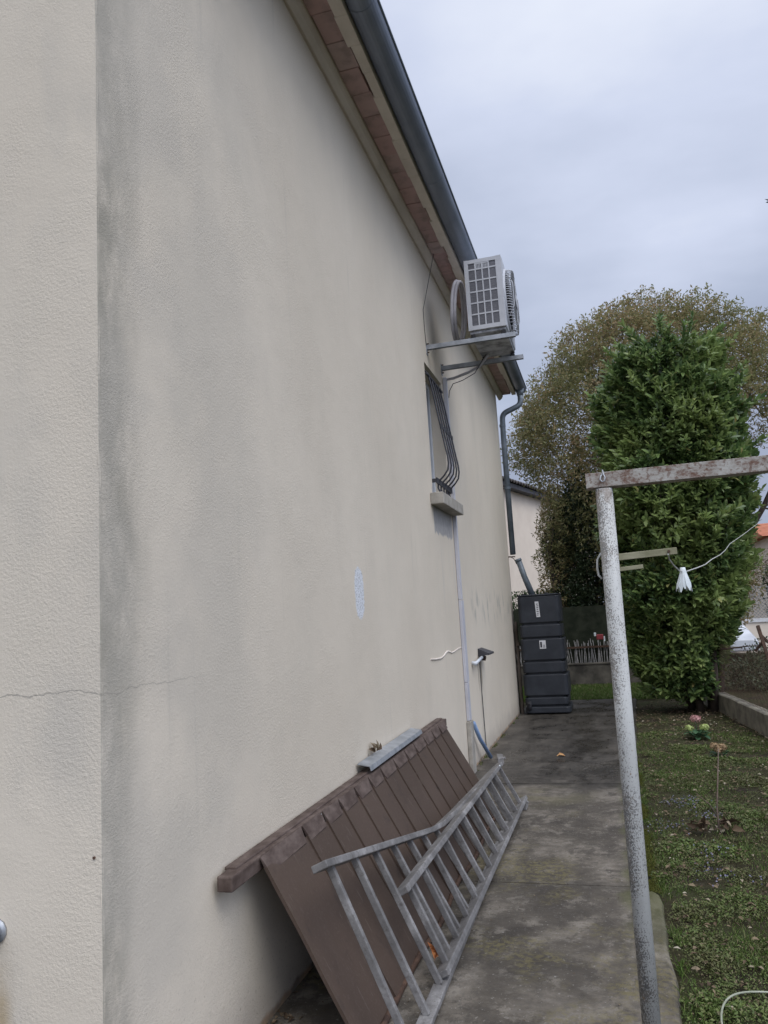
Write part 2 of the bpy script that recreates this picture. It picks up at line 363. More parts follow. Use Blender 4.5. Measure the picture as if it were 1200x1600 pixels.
M['grassb'] = leaf_material('grass_blade', ((0, (.075, .125, .026)), (.7, (.12, .19, .042)), (1, (.24, .21, .11))), .6, .25, .25)
M['litter'] = leaf_material('fallen_leaf', ((0, (.060, .042, .028)), (.5, (.13, .090, .058)), (.9, (.22, .17, .11)), (1, (.42, .38, .30))), .7, .2, .1)
M['violet'] = leaf_material('violet_flower', ((0, (.12, .12, .18)), (1, (.24, .23, .32))), .7, .2, .1)
M['hydleaf'] = leaf_material('hydrangea_leaf', ((0, (.035, .085, .04)), (1, (.06, .13, .06))), .5, .3, .12)
M['pinkfl'] = leaf_material('pink_petals', ((0, (.50, .26, .26)), (1, (.62, .38, .36))), .7, .2, .2)
M['greenfl'] = leaf_material('lime_petals', ((0, (.38, .48, .14)), (1, (.52, .58, .28))), .7, .2, .2)
M['tanfl'] = leaf_material('faded_petals', ((0, (.30, .20, .12)), (1, (.46, .34, .20))), .8, .2, .2)
M['bare'] = simple('bare_twigs', (.10, .075, .06), (.20, .15, .12), 8, .9)
M['hose'] = simple('pale_hose', (.24, .26, .19), (.36, .37, .30), 9, .5)
M['chain'] = simple('chainlink_wire', (.22, .23, .23), (.32, .33, .33), 9, .5, .4, .4)

# ------------------------------------------------------------------ mesh helpers
class MB:
    def __init__(s): s.v = []; s.f = []
    def add(s, vs, fs):
        o = len(s.v); s.v += [tuple(v) for v in vs]; s.f += [tuple(i+o for i in f) for f in fs]; return s
    def box(s, x0, x1, y0, y1, z0, z1):
        return s.add([(x0,y0,z0),(x1,y0,z0),(x1,y1,z0),(x0,y1,z0),(x0,y0,z1),(x1,y0,z1),(x1,y1,z1),(x0,y1,z1)],
                     [(0,3,2,1),(4,5,6,7),(0,1,5,4),(1,2,6,5),(2,3,7,6),(3,0,4,7)])
    def beam(s, p0, p1, wd, ht, up=(0,0,1), w2=None, h2=None):
        p0, p1 = Vector(p0), Vector(p1); d = (p1-p0).normalized(); sd_ = d.cross(Vector(up)).normalized(); u = sd_.cross(d).normalized()
        vs = []
        for p, a, b in ((p0, wd/2, ht/2), (p1, (w2 or wd)/2, (h2 or ht)/2)):
            vs += [p-sd_*a-u*b, p+sd_*a-u*b, p+sd_*a+u*b, p-sd_*a+u*b]
        return s.add(vs, [(3,2,1,0),(4,5,6,7),(0,1,5,4),(1,2,6,5),(2,3,7,6),(3,0,4,7)])
    def tube(s, pts, r, n=10, caps=True):
        pts = [Vector(p) for p in pts]; rs = r if isinstance(r, (list, tuple)) else [r]*len(pts)
        o = len(s.v); prev = None
        for i, p in enumerate(pts):
            a = pts[max(i-1, 0)]; b = pts[min(i+1, len(pts)-1)]; d = (b-a).normalized()
            if prev is None:
                u = d.orthogonal().normalized()
            else:
                u = (prev - d*prev.dot(d)); u = u.normalized() if u.length > 1e-6 else d.orthogonal().normalized()
            prev = u; w_ = d.cross(u)
            for k_ in range(n):
                t = 2*math.pi*k_/n; s.v.append(tuple(p+(u*math.cos(t)+w_*math.sin(t))*rs[i]))
        for i in range(len(pts)-1):
            for k_ in range(n):
                a = o+i*n+k_; b = o+i*n+(k_+1) % n; s.f.append((a, b, b+n, a+n))
        if caps:
            s.f.append(tuple(o+n-1-k_ for k_ in range(n))); e_ = o+(len(pts)-1)*n; s.f.append(tuple(e_+k_ for k_ in range(n)))
        return s
    def prism(s, prof, y0, y1):          # closed profile in (x, z) swept along y
        n = len(prof); vs = [(x, y0, z) for x, z in prof]+[(x, y1, z) for x, z in prof]
        fs = [tuple(range(n)), tuple(range(2*n-1, n-1, -1))]+[(i, i+n, (i+1) % n+n, (i+1) % n) for i in range(n)]
        return s.add(vs, fs)
    def blob(s, c, r, seed=0, rough=.2, sub=2):
        bm = bmesh.new(); bmesh.ops.create_icosphere(bm, subdivisions=sub, radius=1)
        vs = []
        for v in bm.verts:
            k_ = 1+rough*mnoise.noise(v.co*1.6+Vector((seed*7.3, seed, 0)))*2
            vs.append((c[0]+v.co.x*r[0]*k_, c[1]+v.co.y*r[1]*k_, c[2]+v.co.z*r[2]*k_))
        fs = [tuple(v.index for v in f.verts) for f in bm.faces]; bm.free(); return s.add(vs, fs)

def link(name, me, mat, parent=None, smooth=False, bevel=0, segs=2, base=None):
    if isinstance(mat, str): mat = M[mat]
    me.materials.append(mat)
    o = bpy.data.objects.new(name, me); COL.objects.link(o)
    off = None
    if parent is not None:
        o.parent = parent; off = Vector(parent['_loc'])
    elif base is not None:
        off = Vector(base); o.location = off
    if off is not None: me.transform(Matrix.Translation(-off))
    if smooth:
        for p in me.polygons: p.use_smooth = True
    o['_loc'] = tuple(off) if off is not None else (0, 0, 0)
    if bevel:
        b = o.modifiers.new('bevel', 'BEVEL'); b.width = bevel; b.segments = segs; b.limit_method = 'ANGLE'; b.angle_limit = R(35)
    return o
# a child of a child: meshes keep world coordinates minus the top thing's location, so sub-parts use that same offset with zero local location
def build(mb, name, mat, parent=None, **k_):
    me = bpy.data.meshes.new(name); me.from_pydata(mb.v, [], mb.f); me.update()
    if k_.pop('fix', True):
        bm = bmesh.new(); bm.from_mesh(me); bmesh.ops.recalc_face_normals(bm, faces=bm.faces); bm.to_mesh(me); bm.free()
    return link(name, me, mat, parent, **k_)
def tag(o, label=None, cat=None, group=None, kind=None):
    for a, b in (('label', label), ('category', cat), ('group', group), ('kind', kind)):
        if b: o[a] = b
    return o
def thing(name, loc, label, cat, group=None):
    o = bpy.data.objects.new(name, None); COL.objects.link(o); o.location = loc; o['_loc'] = tuple(loc)
    o.empty_display_size = .2
    return tag(o, label, cat, group)

# vectorised leaves: origin, direction, normal, length, width -> one mesh of folded leaves
def leaf_mesh(name, P, D, N, Ln, Wd, fold=.18, droop=.15):
    P, D, N = (np.asarray(a, float) for a in (P, D, N)); Ln = np.asarray(Ln, float)[:, None]; Wd = np.asarray(Wd, float)[:, None]
    D /= np.linalg.norm(D, axis=1, keepdims=True)+1e-9
    S = np.cross(D, N); S /= np.linalg.norm(S, axis=1, keepdims=True)+1e-9
    U = np.cross(S, D)
    n = len(P)
    base = P; mid = P+D*Ln*.5-U*Wd*fold*0; tip = P+D*Ln-U*Ln*droop
    l = P+D*Ln*.48+S*Wd*.5+U*Wd*fold; r = P+D*Ln*.48-S*Wd*.5+U*Wd*fold
    l2 = P+D*Ln*.80+S*Wd*.33+U*(Wd*fold*.6-Ln*droop*.55); r2 = P+D*Ln*.80-S*Wd*.33+U*(Wd*fold*.6-Ln*droop*.55)
    m2 = P+D*Ln*.80-U*Ln*droop*.6
    V = np.stack([base, l, mid, r, l2, m2, r2, tip], 1).reshape(-1, 3)
    F = np.array([[0, 2, 1, -1], [0, 3, 2, -1], [1, 2, 5, 4], [2, 3, 6, 5], [4, 5, 7, -1], [5, 6, 7, -1]])
    loops, starts, tot = [], [], []
    pat = []; cnt = []
    for f in F:
        g = [i for i in f if i >= 0]; pat += g; cnt.append(len(g))
    pat = np.array(pat); cnt = np.array(cnt)
    li = (np.arange(n)[:, None]*8+pat[None, :]).ravel()
    lt = np.tile(cnt, n); ls = np.concatenate([[0], np.cumsum(lt)[:-1]])
    me = bpy.data.meshes.new(name)
    me.vertices.add(len(V)); me.vertices.foreach_set('co', V.ravel())
    me.loops.add(len(li)); me.loops.foreach_set('vertex_index', li.astype(np.int32))
    me.polygons.add(len(lt)); me.polygons.foreach_set('loop_start', ls.astype(np.int32)); me.polygons.foreach_set('loop_total', lt.astype(np.int32))
    me.update(calc_edges=True); me.validate()
    return me
def small_leaf_mesh(name, P, D, N, Ln, Wd):
    P, D, N = (np.asarray(a, float) for a in (P, D, N)); Ln = np.asarray(Ln, float)[:, None]; Wd = np.asarray(Wd, float)[:, None]
    D /= np.linalg.norm(D, axis=1, keepdims=True)+1e-9
    S = np.cross(D, N); S /= np.linalg.norm(S, axis=1, keepdims=True)+1e-9
    U = np.cross(S, D); n = len(P)
    V = np.stack([P, P+D*Ln*.55+S*Wd*.5+U*Wd*.15, P+D*Ln-U*Ln*.1, P+D*Ln*.55-S*Wd*.5+U*Wd*.15], 1).reshape(-1, 3)
    li = np.concatenate([np.arange(n)[:, None]*4+np.array([[0, 2, 1, 0, 3, 2]])], 0).ravel()
    me = bpy.data.meshes.new(name)
    me.vertices.add(len(V)); me.vertices.foreach_set('co', V.ravel())
    me.loops.add(len(li)); me.loops.foreach_set('vertex_index', li.astype(np.int32))
    me.polygons.add(2*n); me.polygons.foreach_set('loop_start', (np.arange(2*n)*3).astype(np.int32)); me.polygons.foreach_set('loop_total', np.full(2*n, 3, np.int32))
    me.update(calc_edges=True); me.validate()
    return me
def rdir(n, up=0.0):
    d = rng.normal(size=(n, 3)); d /= np.linalg.norm(d, axis=1, keepdims=True); d[:, 2] += up
    return d/np.linalg.norm(d, axis=1, keepdims=True)

# ================================================================== SETTING
def ground():
    mb = MB(); S = 220
    # one sheet, finer near the garden so that it can roll slightly
    xs = [-S, -60, -20, -6, -1]+[1.0+.12*i for i in range(24)]+[4.2, 6, 10, 20, 60, S]
    ys = [-60, -20, -6, -2]+[0.0+.25*i for i in range(70)]+[19, 24, 34, 60, 120, S]
    for y in ys:
        for x in xs:
            z = -.035
            if 1.7 < x < 5 and 0 < y < 16: z += .022*mnoise.noise(Vector((x*2.2, y*2.2, 0)))+.012*mnoise.noise(Vector((x*7, y*7, 3)))
            mb.v.append((x, y, z))
    nx = len(xs)
    for j in range(len(ys)-1):
        for i in range(nx-1): a = j*nx+i; mb.f.append((a, a+1, a+1+nx, a+nx))
    tag(build(mb, 'ground', 'ground', smooth=True, fix=False), kind='structure')
ground()

def slab(mb, x0, x1f, y0, y1, z1, z0):
    # slab with a worn, uneven right edge; x1f(y) gives that edge
    n = max(4, int((y1-y0)/.09)); rows = []
    for i in range(n+1):
        y = y0+(y1-y0)*i/n; xe = x1f(y)+.014*mnoise.noise(Vector((3, y*3.1, 0)))+.008*mnoise.noise(Vector((9, y*11, 0)))
        yy = y+(.006*mnoise.noise(Vector((y, 1, 1))) if 0 < i < n else 0)
        rows.append([(x0, yy, z1), (x0+.5, yy, z1), (x0+1.0, yy, z1), (xe-.02, yy, z1), (xe-.004, yy, z1-.008), (xe+.004, yy, z1-.03), (xe, yy, z0)])
    vs = [p for r_ in rows for p in r_]; k_ = 7
    fs = [(j*k_+i, j*k_+i+1, (j+1)*k_+i+1, (j+1)*k_+i) for j in range(n) for i in range(k_-1)]
    fs += [tuple(range(k_)), tuple(n*k_+i for i in range(k_-1, -1, -1))]
    fs = [f if len(f) == 4 else f for f in fs]
    mb.add(vs, fs)
def path():
    mb = MB()
    slab(mb, -.0, lambda y: 1.60+.012*(y > 3)-(.05 if y > 4.70 else 0)*min(1, (y-4.70)/.12), -1.5, 4.815, 0.0, -.12)
    slab(mb, -.0, lambda y: 1.545+.03*(y-4.8)/2.6, 4.830, 7.459, -.002, -.12)
    slab(mb, -.0, lambda y: 1.58+.03*(y-7.4), 7.466, 14.0, .001, -.12)
    tag(build(mb, 'path', 'path', fix=True), kind='structure')
path()

# ================================================================== HOUSE
YN, YF, XW, HT = 2.03, 12.55, -8.0, 5.22
house = thing('house', (-4, 7.3, 0), 'large cream rendered house with a zinc gutter, filling the left of the view', 'house')
def house_walls():
    mb = MB(); wy0, wy1, wz0, wz1 = 7.0, 7.78, 2.72, 4.02; dp = -.24
    v = [(0,YN,-.15),(0,YF,-.15),(0,YF,HT),(0,YN,HT),(0,wy0,wz0),(0,wy1,wz0),(0,wy1,wz1),(0,wy0,wz1),
         (dp,wy0,wz0),(dp,wy1,wz0),(dp,wy1,wz1),(dp,wy0,wz1),
         (XW,YN,-.15),(XW,YF,-.15),(XW,YF,HT),(XW,YN,HT),(-4,YN,HT+1.65),(-4,YF,HT+1.65)]
    f = [(0,1,5,4),(1,2,6,5),(2,3,7,6),(3,0,4,7),(4,5,9,8),(5,6,10,9),(6,7,11,10),(7,4,8,11),(8,9,10,11),
         (0,3,16,15,12),(1,13,14,17,2),(12,15,14,13)]
    mb.add(v, f)
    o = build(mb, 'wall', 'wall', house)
    # rounded, slightly crumbled arris along the corner
    c = MB(); n = 90
    pts = [(-.004+.003*mnoise.noise(Vector((0, 0, i*.9))), YN+.005+.003*mnoise.noise(Vector((5, 0, i*.8))), -.1+(HT+.1)*i/n) for i in range(n+1)]
    c.tube(pts, [.005+.003*mnoise.noise(Vector((2, 2, i*1.3))) for i in range(n+1)], 8)
    build(c, 'corner_bead', 'wall', house, smooth=True)
house_walls()
def eaves():
    y0, y1 = YN-.35, 12.93
    # cornice: cream moulded band under the bricks
    mb = MB(); mb.prism([(-.002, 5.195), (.02, 5.19), (.055, 5.215), (.075, 5.25), (.075, 5.31), (-.002, 5.31)], y0, y1+.02)
    build(mb, 'cornice', 'cornice', house)
    mb = MB(); y = y0; i = 0
    while y < y1:
        ln = .255; a = .004*random.uniform(-1, 1); c = .010*random.uniform(-1, 1)
        mb.box(.078+a, .222+c, y+.002, min(y+ln, y1), 5.272+.004*random.uniform(-1, 1), 5.345); y += ln+.004; i += 1
    build(mb, 'brick_course', 'brick', house, bevel=.003)
    # ragged mortar lip: segments with slightly different inner edge
    mb = MB(); y = y0
    while y < y1+.0:
        ln = .263; c = random.uniform(-.018, .008)
        mb.box(.228+c, .300, y, min(y+ln, y1), 5.248, 5.34); y += ln
    build(mb, 'eave_lip', 'cornice', house, bevel=.004)
    # half-round gutter, open at the top
    prof = []; cx, cz, r = .388, 5.335, .092
    for k_ in range(15): t = math.pi+math.pi*k_/14; prof.append((cx+r*math.cos(t), cz+r*math.sin(t)))
    inn = [(cx+(x-cx)*.965, cz+(z-cz)*.965) for x, z in reversed(prof)]
    mb = MB(); mb.prism(prof+inn, y0-.03, y1)
    # shallow end caps
    g = build(mb, 'gutter', 'zinc', house)
    for yy in (y0-.032, y1+.002):
        e_ = MB(); e_.prism(prof, yy-.003, yy+.003); build(e_, 'end_cap', 'zinc', g)
    bd = MB(); bd.tube([(cx+r+.002, y0-.03, cz+.004), (cx+r+.002, y1, cz+.004)], .0095, 8); build(bd, 'rolled_edge', 'pipe_zinc', g, smooth=True)
    for yy in (4.05, 6.05, 8.0, 10.0, 11.9):
        p2 = [(cx+(x-cx)*1.028, cz+(z-cz)*1.028) for x, z in prof]; i2 = [(cx+(x-cx)*1.002, cz+(z-cz)*1.002) for x, z in reversed(prof)]
        s_ = MB(); s_.prism(p2+i2, yy, yy+.035); build(s_, 'seam', 'zinc', g)
    # tiled roof: two slopes of wavy tiles
    mb = MB(); ny = 230; ys = [y0-.02+(y1-y0+.04)*j/ny for j in range(ny+1)]
    for (xa, za, xb, zb) in ((.36, 5.44, -4, 5.44+1.62), (XW-.36, 5.44, -4, 5.44+1.62)):
        o = len(mb.v); rows = 12
        for i in range(rows+1):
            t = i/rows
            for y in ys:
                mb.v.append((xa+(xb-xa)*t, y, za+(zb-za)*t+.035*math.cos(y*2*math.pi/.24)))
        for i in range(rows):
            for j in range(ny):
                a = o+i*(ny+1)+j; mb.f.append((a, a+1, a+ny+2, a+ny+1))
    rf = build(mb, 'roof', 'tile', house, smooth=True)
    s_ = rf.modifiers.new('thick', 'SOLIDIFY'); s_.thickness = .02
    # closing board under the tiles at the eave
    mb = MB(); mb.prism([(-.4, 5.352), (.30, 5.352), (.30, 5.395), (-.4, 5.66)], y0, y1); build(mb, 'eave_board', 'cornice', house)
eaves()
def window():
    fx = -.15
    mb = MB(); y0, y1, z0, z1 = 7.0, 7.78, 2.72, 4.02
    for a in ((y0+.001, y0+.06, z0+.001, z1-.001), (y1-.06, y1-.001, z0+.001, z1-.001), (y0+.062, y1-.062, z0+.001, z0+.07), (y0+.062, y1-.062, z1-.06, z1-.001), (7.36, 7.42, z0+.072, z1-.062)):
        mb.box(fx-.05, fx+.02, *a)
    wn_ = build(mb, 'window', 'frame', house, bevel=.004)
    mb = MB(); mb.box(fx-.03, fx-.022, y0+.055, y1-.055, z0+.06, z1-.05); build(mb, 'pane', 'glass', wn_)
    # bottom sill block: projecting, bevelled
    mb = MB(); mb.box(.001, .125, 6.87, 7.88, 2.612, 2.722); mb.box(-.235, 0.0, 7.002, 7.778, 2.66, 2.7235)
    build(mb, 'sill', 'sill', wn_, bevel=.008)
    # bellied burglar bars
    gr_ = MB(); gr_.box(.034, .046, 7.02, 7.76, 2.83, 2.885); gr_.box(-.02, .034, 7.015, 7.035, 2.84, 2.875); gr_.box(-.02, .034, 7.745, 7.765, 2.83, 2.88); build(gr_, 'lower_crossbar', 'iron', wn_)
    gr_ = MB(); gr_.box(.0, .02, 7.03, 7.75, 3.905, 3.925); build(gr_, 'top_crossbar', 'iron', wn_)
    gr_ = MB(); gr_.beam((.098, 7.08, 3.40), (.098, 7.70, 3.40), .008, .035); build(gr_, 'middle_crossbar', 'iron', wn_)
    for i in range(5):
        y = 7.12+i*.135
        key = [(-.02, 3.97), (.012, 3.90), (.045, 3.72), (.085, 3.45), (.125, 3.20), (.142, 3.10), (.147, 3.03), (.135, 2.965), (.098, 2.915), (.055, 2.875), (.033, 2.84), (.030, 2.80), (.045, 2.765), (.075, 2.735), (.082, 2.715)]
        b_ = MB(); b_.tube([(x, y, z) for x, z in key], .0085, 8); build(b_, 'bar', 'iron', wn_, smooth=True)
window()
def trims():
    mb = MB(); mb.box(.002, .040, 7.885, 7.945, 1.74, 4.12); mb.box(.002, .034, 7.885, 8.02, .90, 1.735)
    mb.box(.002, .034, 7.885, 8.00, .52, .895)
    build(mb, 'cable_trunking', 'pvc', house, bevel=.004)
    mb = MB(); mb.box(.002, .045, 7.85, 8.02, .0, .515); build(mb, 'trunking_foot', 'sill', house, bevel=.006)
    mb = MB(); mb.tube([(.03, 8.10, .47), (.05, 8.3, .28), (.10, 8.62, .03)], .022, 8); build(mb, 'drain_hose', 'bluepipe', house, smooth=True)
    mb = MB(); mb.tube([(.012, 8.86, 1.06), (.012, 8.88, .5), (.012, 8.90, .05)], .006, 6); build(mb, 'thin_cable', 'wire', house)
    # vent hood: sloping dark cowl over a stub
    mb = MB(); v = [(.002, 8.86, 1.10), (.002, 9.14, 1.10), (.002, 9.14, 1.19), (.002, 8.86, 1.19), (.14, 8.83, 1.115), (.14, 9.17, 1.115), (.14, 9.17, 1.135), (.14, 8.83, 1.135)]
    mb.add(v, [(0,3,2,1),(4,5,6,7),(0,1,5,4),(1,2,6,5),(2,3,7,6),(3,0,4,7)])
    hd = build(mb, 'vent_hood', 'iron', house, bevel=.004)
    mb = MB(); mb.tube([(.0, 8.97, 1.085), (.07, 8.97, 1.07)], .028, 12); build(mb, 'vent_stub', 'rustdark', hd, smooth=True)
    mb = MB(); mb.tube([(.0, 8.42, 1.06), (.06, 8.42, 1.05)], .022, 10); mb.tube([(.045, 8.42, 1.055), (.045, 8.85, 1.09)], .018, 10)
    build(mb, 'outlet_pipe', 'frame', house, smooth=True)
    # raised sealed crack
    mb = MB(); pts = []
    for i in range(26):
        y = 6.45+i*(7.87-6.45)/25; pts.append((.0, y, 1.245+.012*math.sin(y*9)+.02*mnoise.noise(Vector((y*3, 0, 0)))-.02*(7.87-y)+.01*(y > 7.4)))
    mb.tube(pts, [.010-.004*abs(i/25-.2) for i in range(26)], 6); build(mb, 'crack_seal', 'cornice', house, smooth=True)
    # tap with rust on the end wall, small fixing near the corner
    mb = MB(); mb.tube([(-.372, YN+.0, .735), (-.372, YN-.055, .725), (-.386, YN-.10, .705), (-.42, YN-.11, .67)], [.024, .022, .019, .017], 10)
    mb.tube([(-.372, YN-.001, .735), (-.372, YN-.008, .735)], .036, 12)
    build(mb, 'tap', 'galv', house, smooth=True)
    mb = MB(); mb.tube([(-.028, YN, .953), (-.028, YN-.004, .953)], .0045, 8); build(mb, 'wall_plug', 'rustdark', house)
    # thin wire dropping from the eave to the bracket
    mb = MB(); mb.tube([(.10, 7.36, 5.27), (.06, 7.25, 4.98), (.008, 7.09, 4.58), (.006, 7.10, 4.40), (.008, 7.12, 4.22)], .0035, 5); build(mb, 'hanging_wire', 'wire', house)
    # downpipe on the far corner
    mb = MB()
    def arc(pts, n=6):
        out = [Vector(pts[0])]
        for i in range(1, len(pts)-1):
            a, b, c = Vector(pts[i-1]), Vector(pts[i]), Vector(pts[i+1]); p = b+(a-b).normalized()*.09; q_ = b+(c-b).normalized()*.09
            for t in range(n+1): t /= n; out.append(p*(1-t)**2+b*2*t*(1-t)+q_*t*t)
        out.append(Vector(pts[-1])); return out
    mb.tube([(.388, 12.72, 5.27), (.388, 12.72, 5.21), (.388, 12.72, 5.16)], [.075, .06, .05], 14)
    mb.tube(arc([(.388, 12.72, 5.19), (.388, 12.70, 5.00), (.075, 12.62, 4.86), (.065, 12.62, 4.5), (.065, 12.62, 2.50)]), .046, 14)
    dpp = build(mb, 'downpipe', 'pipe_zinc', house, smooth=True)
    for z in (4.66, 3.6): b_ = MB(); b_.tube([(.065, 12.62, z-.02), (.065, 12.62, z+.02)], .053, 14); build(b_, 'pipe_clamp', 'pipe_zinc', dpp)
    b_ = MB(); b_.beam((-.02, 12.5, 2.46), (.10, 12.56, 2.46), .02, .02); build(b_, 'pipe_bracket', 'rustdark', house)
trims()

# ================================================================== AC UNIT
ac = thing('air_conditioner', (0, 7.5, 4.2), 'white outdoor air conditioning unit on two galvanised arms high on the cream wall', 'air conditioner')
def ac_unit():
    X0, X1, Y0, Y1, Z0, Z1 = .43, .80, 7.14, 7.92, 4.275, 5.03
    mb = MB(); mb.box(X0+.006, X1, Y0+.012, Y1, Z0+.03, Z1); c = build(mb, 'casing', 'ac', ac, bevel=.018, segs=3)
    mb = MB(); mb.box(X0+.012, X1-.012, Y0+.02, Y1-.01, Z0, Z0+.029); build(mb, 'base_pan', 'acbase', ac, bevel=.005)
    # side coil behind a moulded grid
    gx0, gx1, gz0, gz1 = X0+.045, X1-.06, Z0+.075, Z1-.045
    mb = MB(); mb.box(gx0, gx1, Y0+.004, Y0+.011, gz0, gz1); build(mb, 'coil', 'acfin', ac)
    mb = MB(); mb.box(X0+.004, gx0-.001, Y0-.004, Y0+.018, Z0+.032, Z1-.006); mb.box(gx1+.001, X1-.004, Y0-.004, Y0+.018, Z0+.032, Z1-.006)
    mb.box(gx0-.001, gx1+.001, Y0-.0035, Y0+.018, gz1, Z1-.008); mb.box(gx0-.001, gx1+.001, Y0-.0035, Y0+.018, Z0+.034, gz0)
    wv = (gx1-gx0)/4
    for i in range(1, 4): mb.box(gx0+wv*i-.006, gx0+wv*i+.006, Y0-.002, Y0+.006, gz0, gz1)
    hs = [0, .10, .28, .46, .64, .82, 1.0]
    for t in hs[1:-1]: z = gz1-(gz1-gz0)*t; mb.box(gx0, gx1, Y0-.001, Y0+.007, z-.007, z+.007)
    for i in range(9): xx = gx0+wv*1.05+i*wv*1.9/9; mb.box(xx, xx+.006, Y0-.0005, Y0+.008, gz1-(gz1-gz0)*.095, gz1-.012)
    mb.box(gx0+wv, gx0+wv*3, Y0-.0015, Y0+.008, gz1-.014, gz1)
    build(mb, 'side_grille', 'ac', ac)
    # front fan guard: bulging ring with close slats
    cy, cz, r = Y0+.36, (Z0+Z1)/2+.01, .325
    mb = MB(); n = 40
    prof = [(X1-.002, r+.016), (X1+.014, r+.012), (X1+.018, r-.004), (X1+.002, r-.01)]
    for x, rr in prof:
        for k_ in range(n): t = 2*math.pi*k_/n; mb.v.append((x, cy+rr*math.cos(t), cz+rr*math.sin(t)))
    for j in range(len(prof)-1):
        for k_ in range(n): a = j*n+k_; b = j*n+(k_+1) % n; mb.f.append((a, b, b+n, a+n))
    ring = build(mb, 'fan_guard', 'ac', ac, smooth=True)
    mb = MB()
    for i in range(27):
        z = cz-r+.012+i*(2*r-.024)/26; hw = math.sqrt(max(.0, r**2-(z-cz)**2))
        q = [(-hw, .012), (-hw*.97, .042), (-hw*.86, .066), (-hw*.5, .074), (0, .076), (hw*.5, .074), (hw*.86, .066), (hw*.97, .042), (hw, .012)]
        mb.tube([(X1+d_, cy+yy, z) for yy, d_ in q], .0042, 5)
    for k_ in (-.72, 0, .72):
        q = []
        for i in range(13):
            t = -1+2*i/12; zz = t*math.sqrt(1-k_*k_)*r; e_ = math.sqrt(k_*k_+(zz/r)**2); q.append((X1+.079-.06*max(0, e_-.8)/.2*1.0, cy+k_*r, cz+zz))
        mb.tube(q, .006, 6)
    build(mb, 'guard_bars', 'ac', ring, smooth=True)
    mb = MB(); mb.tube([(X1+.080, cy, cz), (X1+.088, cy, cz)], .07, 24); build(mb, 'guard_hub', 'ac', ring, bevel=.003)
    mb = MB(); mb.tube([(X1+.001, cy, cz), (X1+.006, cy, cz)], r-.03, 32); build(mb, 'fan_opening', 'rubber', ac)
    mb = MB()
    for k_ in range(3):
        t = k_*2*math.pi/3+.4; mb.beam((X1+.014, cy+.05*math.cos(t), cz+.05*math.sin(t)), (X1+.02, cy+.26*math.cos(t), cz+.26*math.sin(t)), .10, .004, (1, .25, 0), .17)
    mb.tube([(X1+.004, cy, cz), (X1+.028, cy, cz)], .055, 16)
    build(mb, 'fan_blades', 'acfin', ac)
    # bracket arms: U section, wall plate, rubber feet
    for y in (7.17, 7.87):
        mb = MB(); z = 4.215
        mb.box(.004, .875, y-.02, y-.0165, z-.022, z+.022); mb.box(.004, .875, y-.0165, y+.02, z+.0185, z+.022); mb.box(.004, .875, y+.0165, y+.02, z-.022, z+.0185)
        mb.box(.870, .875, y-.0165, y+.0165, z-.022, z+.018)
        a = build(mb, 'bracket_arm', 'galv', ac)
        mb = MB(); mb.box(.0, .006, y-.03, y+.03, z-.075, z+.045); build(mb, 'wall_plate', 'galv', a)
        for zz in (z-.055, z+.033): mb = MB(); mb.tube([(.005, y-.018, zz), (.028, y-.018, zz)], .006, 6); build(mb, 'bolt', 'rustdark', a)
        for xx in (.47, .765):
            mb = MB(); mb.box(xx-.026, xx+.026, y-.024, y+.024, z+.0225, z+.036); mb.box(xx-.018, xx+.018, y-.018, y+.018, z+.036, 4.274); build(mb, 'rubber_foot', 'rubber', ac, bevel=.003)
    # coiled insulated pipes standing behind the unit
    for j, (dx, rr) in enumerate(((.0, .0), (.030, -.012))):
        mb = MB(); pts = []
        for k_ in range(41):
            t = 2*math.pi*k_/40; pts.append((.275+dx+.035*(math.sin(t)), 7.52+(.30+rr)*math.cos(t), 4.665+(.315+rr)*math.sin(t)))
        mb.tube(pts, .0165, 10, caps=False); build(mb, 'pipe_coil', 'insul', ac, smooth=True)
    mb = MB(); mb.tube([(.55, 7.80, 4.30), (.42, 7.84, 4.17), (.28, 7.86, 4.125), (.12, 7.90, 4.10), (.03, 7.915, 4.10), (.022, 7.915, 4.03)], .015, 8); build(mb, 'wall_pipe', 'insul', ac, smooth=True)
    mb = MB(); mb.tube([(.50, 7.80, 4.28), (.36, 7.83, 4.10), (.22, 7.86, 4.05), (.11, 7.90, 4.04), (.06, 7.92, 3.97), (.05, 7.92, 3.90)], .005, 6); build(mb, 'power_cable', 'wire', ac)
ac_unit()

